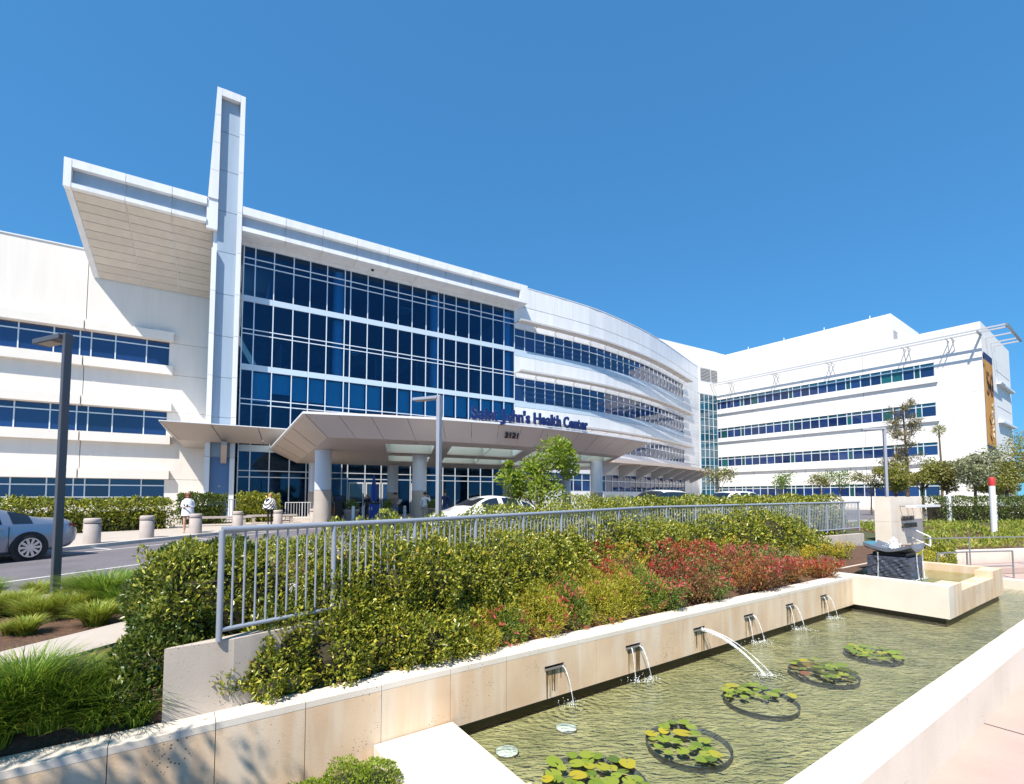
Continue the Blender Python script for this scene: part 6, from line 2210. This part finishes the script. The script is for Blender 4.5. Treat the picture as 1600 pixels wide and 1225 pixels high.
def person(label, x, y, face, h, top, sleeve, legs, hair, pose='stand', step=.0, shoe='shoe', short=False, longhair=False):
    """One continuous skinned body; face is the direction looked at, as an angle."""
    t = thing('person', label, 'person', (x, y, 0), 'people at the entrance', face - math.pi / 2)
    k = h / 1.72
    V, E, RAD, TAG = [], [], [], []

    def v(p, r):
        V.append((p[0] * k, p[1] * k, p[2] * k)); RAD.append(r * k)
        return len(V) - 1

    def e(a, b, tg): E.append((a, b)); TAG.append(tg)
    pel = v((0, 0, .95), .135); wa = v((0, 0, 1.12), .12); ch = v((0, .01, 1.30), .145); nb = v((0, 0, 1.45), .07); nk = v((0, .005, 1.52), .052); hd_ = v((0, .02, 1.585), .082); ht = v((0, .015, 1.665), .072)
    e(pel, wa, top); e(wa, ch, top); e(ch, nb, top); e(nb, nk, 'skin'); e(nk, hd_, 'skin'); e(hd_, ht, 'skin')
    for s in (-1, 1):
        st = step * s
        hp_ = v((.095 * s, 0, .90), .095); kn = v((.10 * s, .02 + st * .55, .50), .062); an = v((.10 * s, -.02 + st, .085), .04); to = v((.11 * s, .13 + st, .035), .036)
        e(pel, hp_, legs); e(hp_, kn, legs); e(kn, an, 'skin' if short else legs); e(an, to, shoe)
        sh = v((.175 * s, 0, 1.405), .062)
        if pose == 'hold':
            el = v((.235 * s, -.01, 1.14), .045); wr = v((.10 * s, .24, 1.13), .03); pm = v((.055 * s, .30, 1.15), .026)
        elif pose == 'back' and s > 0:
            el = v((.30 * s, .02, 1.20), .045); wr = v((.22 * s, .12, 1.42), .03); pm = v((.17 * s, .13, 1.50), .026)
        else:
            el = v((.235 * s, -.02 - st * .3, 1.13), .045); wr = v((.24 * s, .06 - st * .6, .89), .03); pm = v((.24 * s, .075 - st * .7, .82), .026)
        e(ch, sh, top); e(sh, el, sleeve); e(el, wr, sleeve if top == sleeve else 'skin'); e(wr, pm, 'skin')
        d = (Vector(V[pm]) - Vector(V[wr])).normalized()
        sd = d.cross(Vector((0, 0, 1)) if abs(d.z) < .8 else Vector((0, 1, 0))).normalized()
        for j, (o_, ln) in enumerate(((-.028, .065), (-.010, .078), (.010, .072), (.028, .055))):
            p0 = Vector(V[pm]) / k + d * .035 + sd * o_
            a = v(p0, .0085); b = v(p0 + d * ln + Vector((0, 0, -.012)), .007)
            e(pm, a, 'skin'); e(a, b, 'skin')
        th = Vector(V[pm]) / k + sd * .045 * (1 if s > 0 else -1) + d * .01
        a = v(th, .010); b = v(th + d * .045, .008)
        e(pm, a, 'skin'); e(a, b, 'skin')
    me = bpy.data.meshes.new('person_skeleton')
    me.from_pydata(V, E, [])
    ob = bpy.data.objects.new('tmp', me)
    COL.objects.link(ob)
    ob.modifiers.new('skin', 'SKIN')
    for i, sv in enumerate(me.skin_vertices[0].data):
        sv.radius = (RAD[i], RAD[i] * (.78 if i in (pel, wa, ch) else 1.0))
        sv.use_root = (i == pel)
    sb = ob.modifiers.new('sub', 'SUBSURF'); sb.levels = 1
    dg = bpy.context.evaluated_depsgraph_get()
    bm_ = bpy.data.meshes.new_from_object(ob.evaluated_get(dg))
    bpy.data.objects.remove(ob)
    names = sorted(set(TAG))
    bm_.materials.clear()
    for n_ in names: bm_.materials.append(MATS[n_])
    A = np.array([V[a] for a, b in E]); B = np.array([V[b] for a, b in E])
    for pl in bm_.polygons:
        c = np.array(pl.center)
        ab = B - A
        f = np.clip(((c - A) * ab).sum(1) / np.maximum(1e-9, (ab ** 2).sum(1)), 0, 1)
        dd = np.linalg.norm(A + ab * f[:, None] - c, axis=1) - np.array([min(RAD[a], RAD[b]) for a, b in E]) * .8
        pl.material_index = names.index(TAG[int(np.argmin(dd))])
        pl.use_smooth = True
    bm_.name = 'body'
    bo = link(bpy.data.objects.new('body', bm_))
    bo.parent = t
    # hair, face
    hm = MB()
    cz = 1.635 * k
    prof = [(.098, -.03), (.104, .02), (.095, .065), (.06, .10), (.001, .112)]
    hm.lathe([(r_ * k, z_ * k) for r_, z_ in prof], (0, -.012 * k, cz), 16, False)
    if longhair:
        hm.lathe([(.07 * k, -.20 * k), (.105 * k, -.10 * k), (.10 * k, 0)], (0, -.035 * k, cz), 14, False)
    ho = hm.build('hair', hair, t, True, local=True)
    fm = MB()
    fm.add([(-.013 * k, .10 * k, 1.585 * k), (.013 * k, .10 * k, 1.585 * k), (0, .128 * k, 1.588 * k), (0, .10 * k, 1.625 * k)], [(0, 1, 2), (0, 2, 3), (1, 3, 2)])
    fm.build('nose', 'skin', t, local=True)
    for s in (-1, 1): MB().lathe([(.001, -.009 * k), (.009 * k, 0), (.001, .009 * k)], (.03 * s * k, .098 * k, 1.622 * k), 8, False).build('eye', 'hair_dark', t, local=True)
    MB().box((0, .101 * k, 1.555 * k), (.04 * k, .008, .008 * k)).build('mouth', 'petal_red', t, local=True)
    return t, k


def garment(t, prof, mat, seg=18, name='coat', sy=.8):
    mb = MB()
    mb.lathe(prof, (0, 0, 0), seg, False)
    mb.v = [(a, b * sy, c) for a, b, c in mb.v]
    return mb.build(name, mat, t, True, local=True)


W_, k = person('woman in a white jacket with red hair looking at her phone beside a bollard', -13.72, 20.1, R(-60), 1.66, 'cloth_white', 'cloth_white', 'skin', 'hair_red', 'hold', .06, 'skin', True, True)
garment(W_, [(.235, .72), (.215, .95), (.185, 1.15), (.20, 1.30), (.12, 1.44)], 'cloth_white')
MB().box((.13, .05, 1.10), (.03, .2, .22)).build('shoulder_bag', 'cloth_black', W_, local=True)
MB().box((0, .32, 1.13), (.07, .012, .12)).build('phone', 'cloth_black', W_, local=True)
W_, k = person('blonde person in a black and white striped poncho by the last bollards', -13.2, 25.9, R(-50), 1.68, 'cloth_white', 'cloth_white', 'cloth_black', 'hair_blonde', 'hold', .10, 'shoe', False, True)
garment(W_, [(.37, .86), (.34, 1.05), (.29, 1.25), (.22, 1.38), (.09, 1.47)], 'stripes', name='poncho')
person('blonde attendant in black behind the valet desk', -9.2, 30.2, R(-80), 1.66, 'cloth_black', 'cloth_black', 'cloth_black', 'hair_blonde', 'stand', .0, 'shoe', False, True)
W_, k = person('man in a taupe shirt and jeans reading a sheet of paper', -7.1, 28.9, R(-35), 1.78, 'cloth_taupe', 'cloth_taupe', 'denim', 'hair_dark', 'hold', .03)
MB().box((0, .36, 1.22), (.26, .012, .32), 0, Matrix.Rotation(R(-35), 3, 'X')).build('paper_sheet', 'paper', W_, local=True)
person('man in a white shirt and khaki shorts seen from behind', -5.1, 27.8, R(75), 1.78, 'cloth_white', 'cloth_white', 'khaki', 'hair_dark', 'back', .05, 'shoe', True)
person('man in a navy shirt just right of the silver lamp post', -3.75, 26.6, R(-100), 1.86, 'cloth_navy', 'cloth_navy', 'denim', 'hair_dark', 'stand', .0)

# tree standing left of the camera: its crown throws the broken shade on the near wall
tl = [(x + .55, y - .75, z, a, b, c) for x, y, z, a, b, c in ((-5.1, .9, 4.2, 1.0, .9, .7), (-4.4, 1.5, 3.7, .8, .7, .5), (-5.9, .3, 4.0, .9, .8, .6), (-4.7, .5, 4.9, .8, .8, .5), (-6.3, .7, 3.9, .9, .8, .6), (-5.6, -.5, 4.6, .9, .9, .6), (-3.9, .9, 4.3, .6, .6, .4))]
tree('shade_tree', 'shade tree left of the viewpoint throwing dappled shade on the wall', (-5.4, .6, -.3), 4.9, .10, tl, 3000, .11, .05, 'leaf_green', None, 'bark', 14, .9, 1.0)
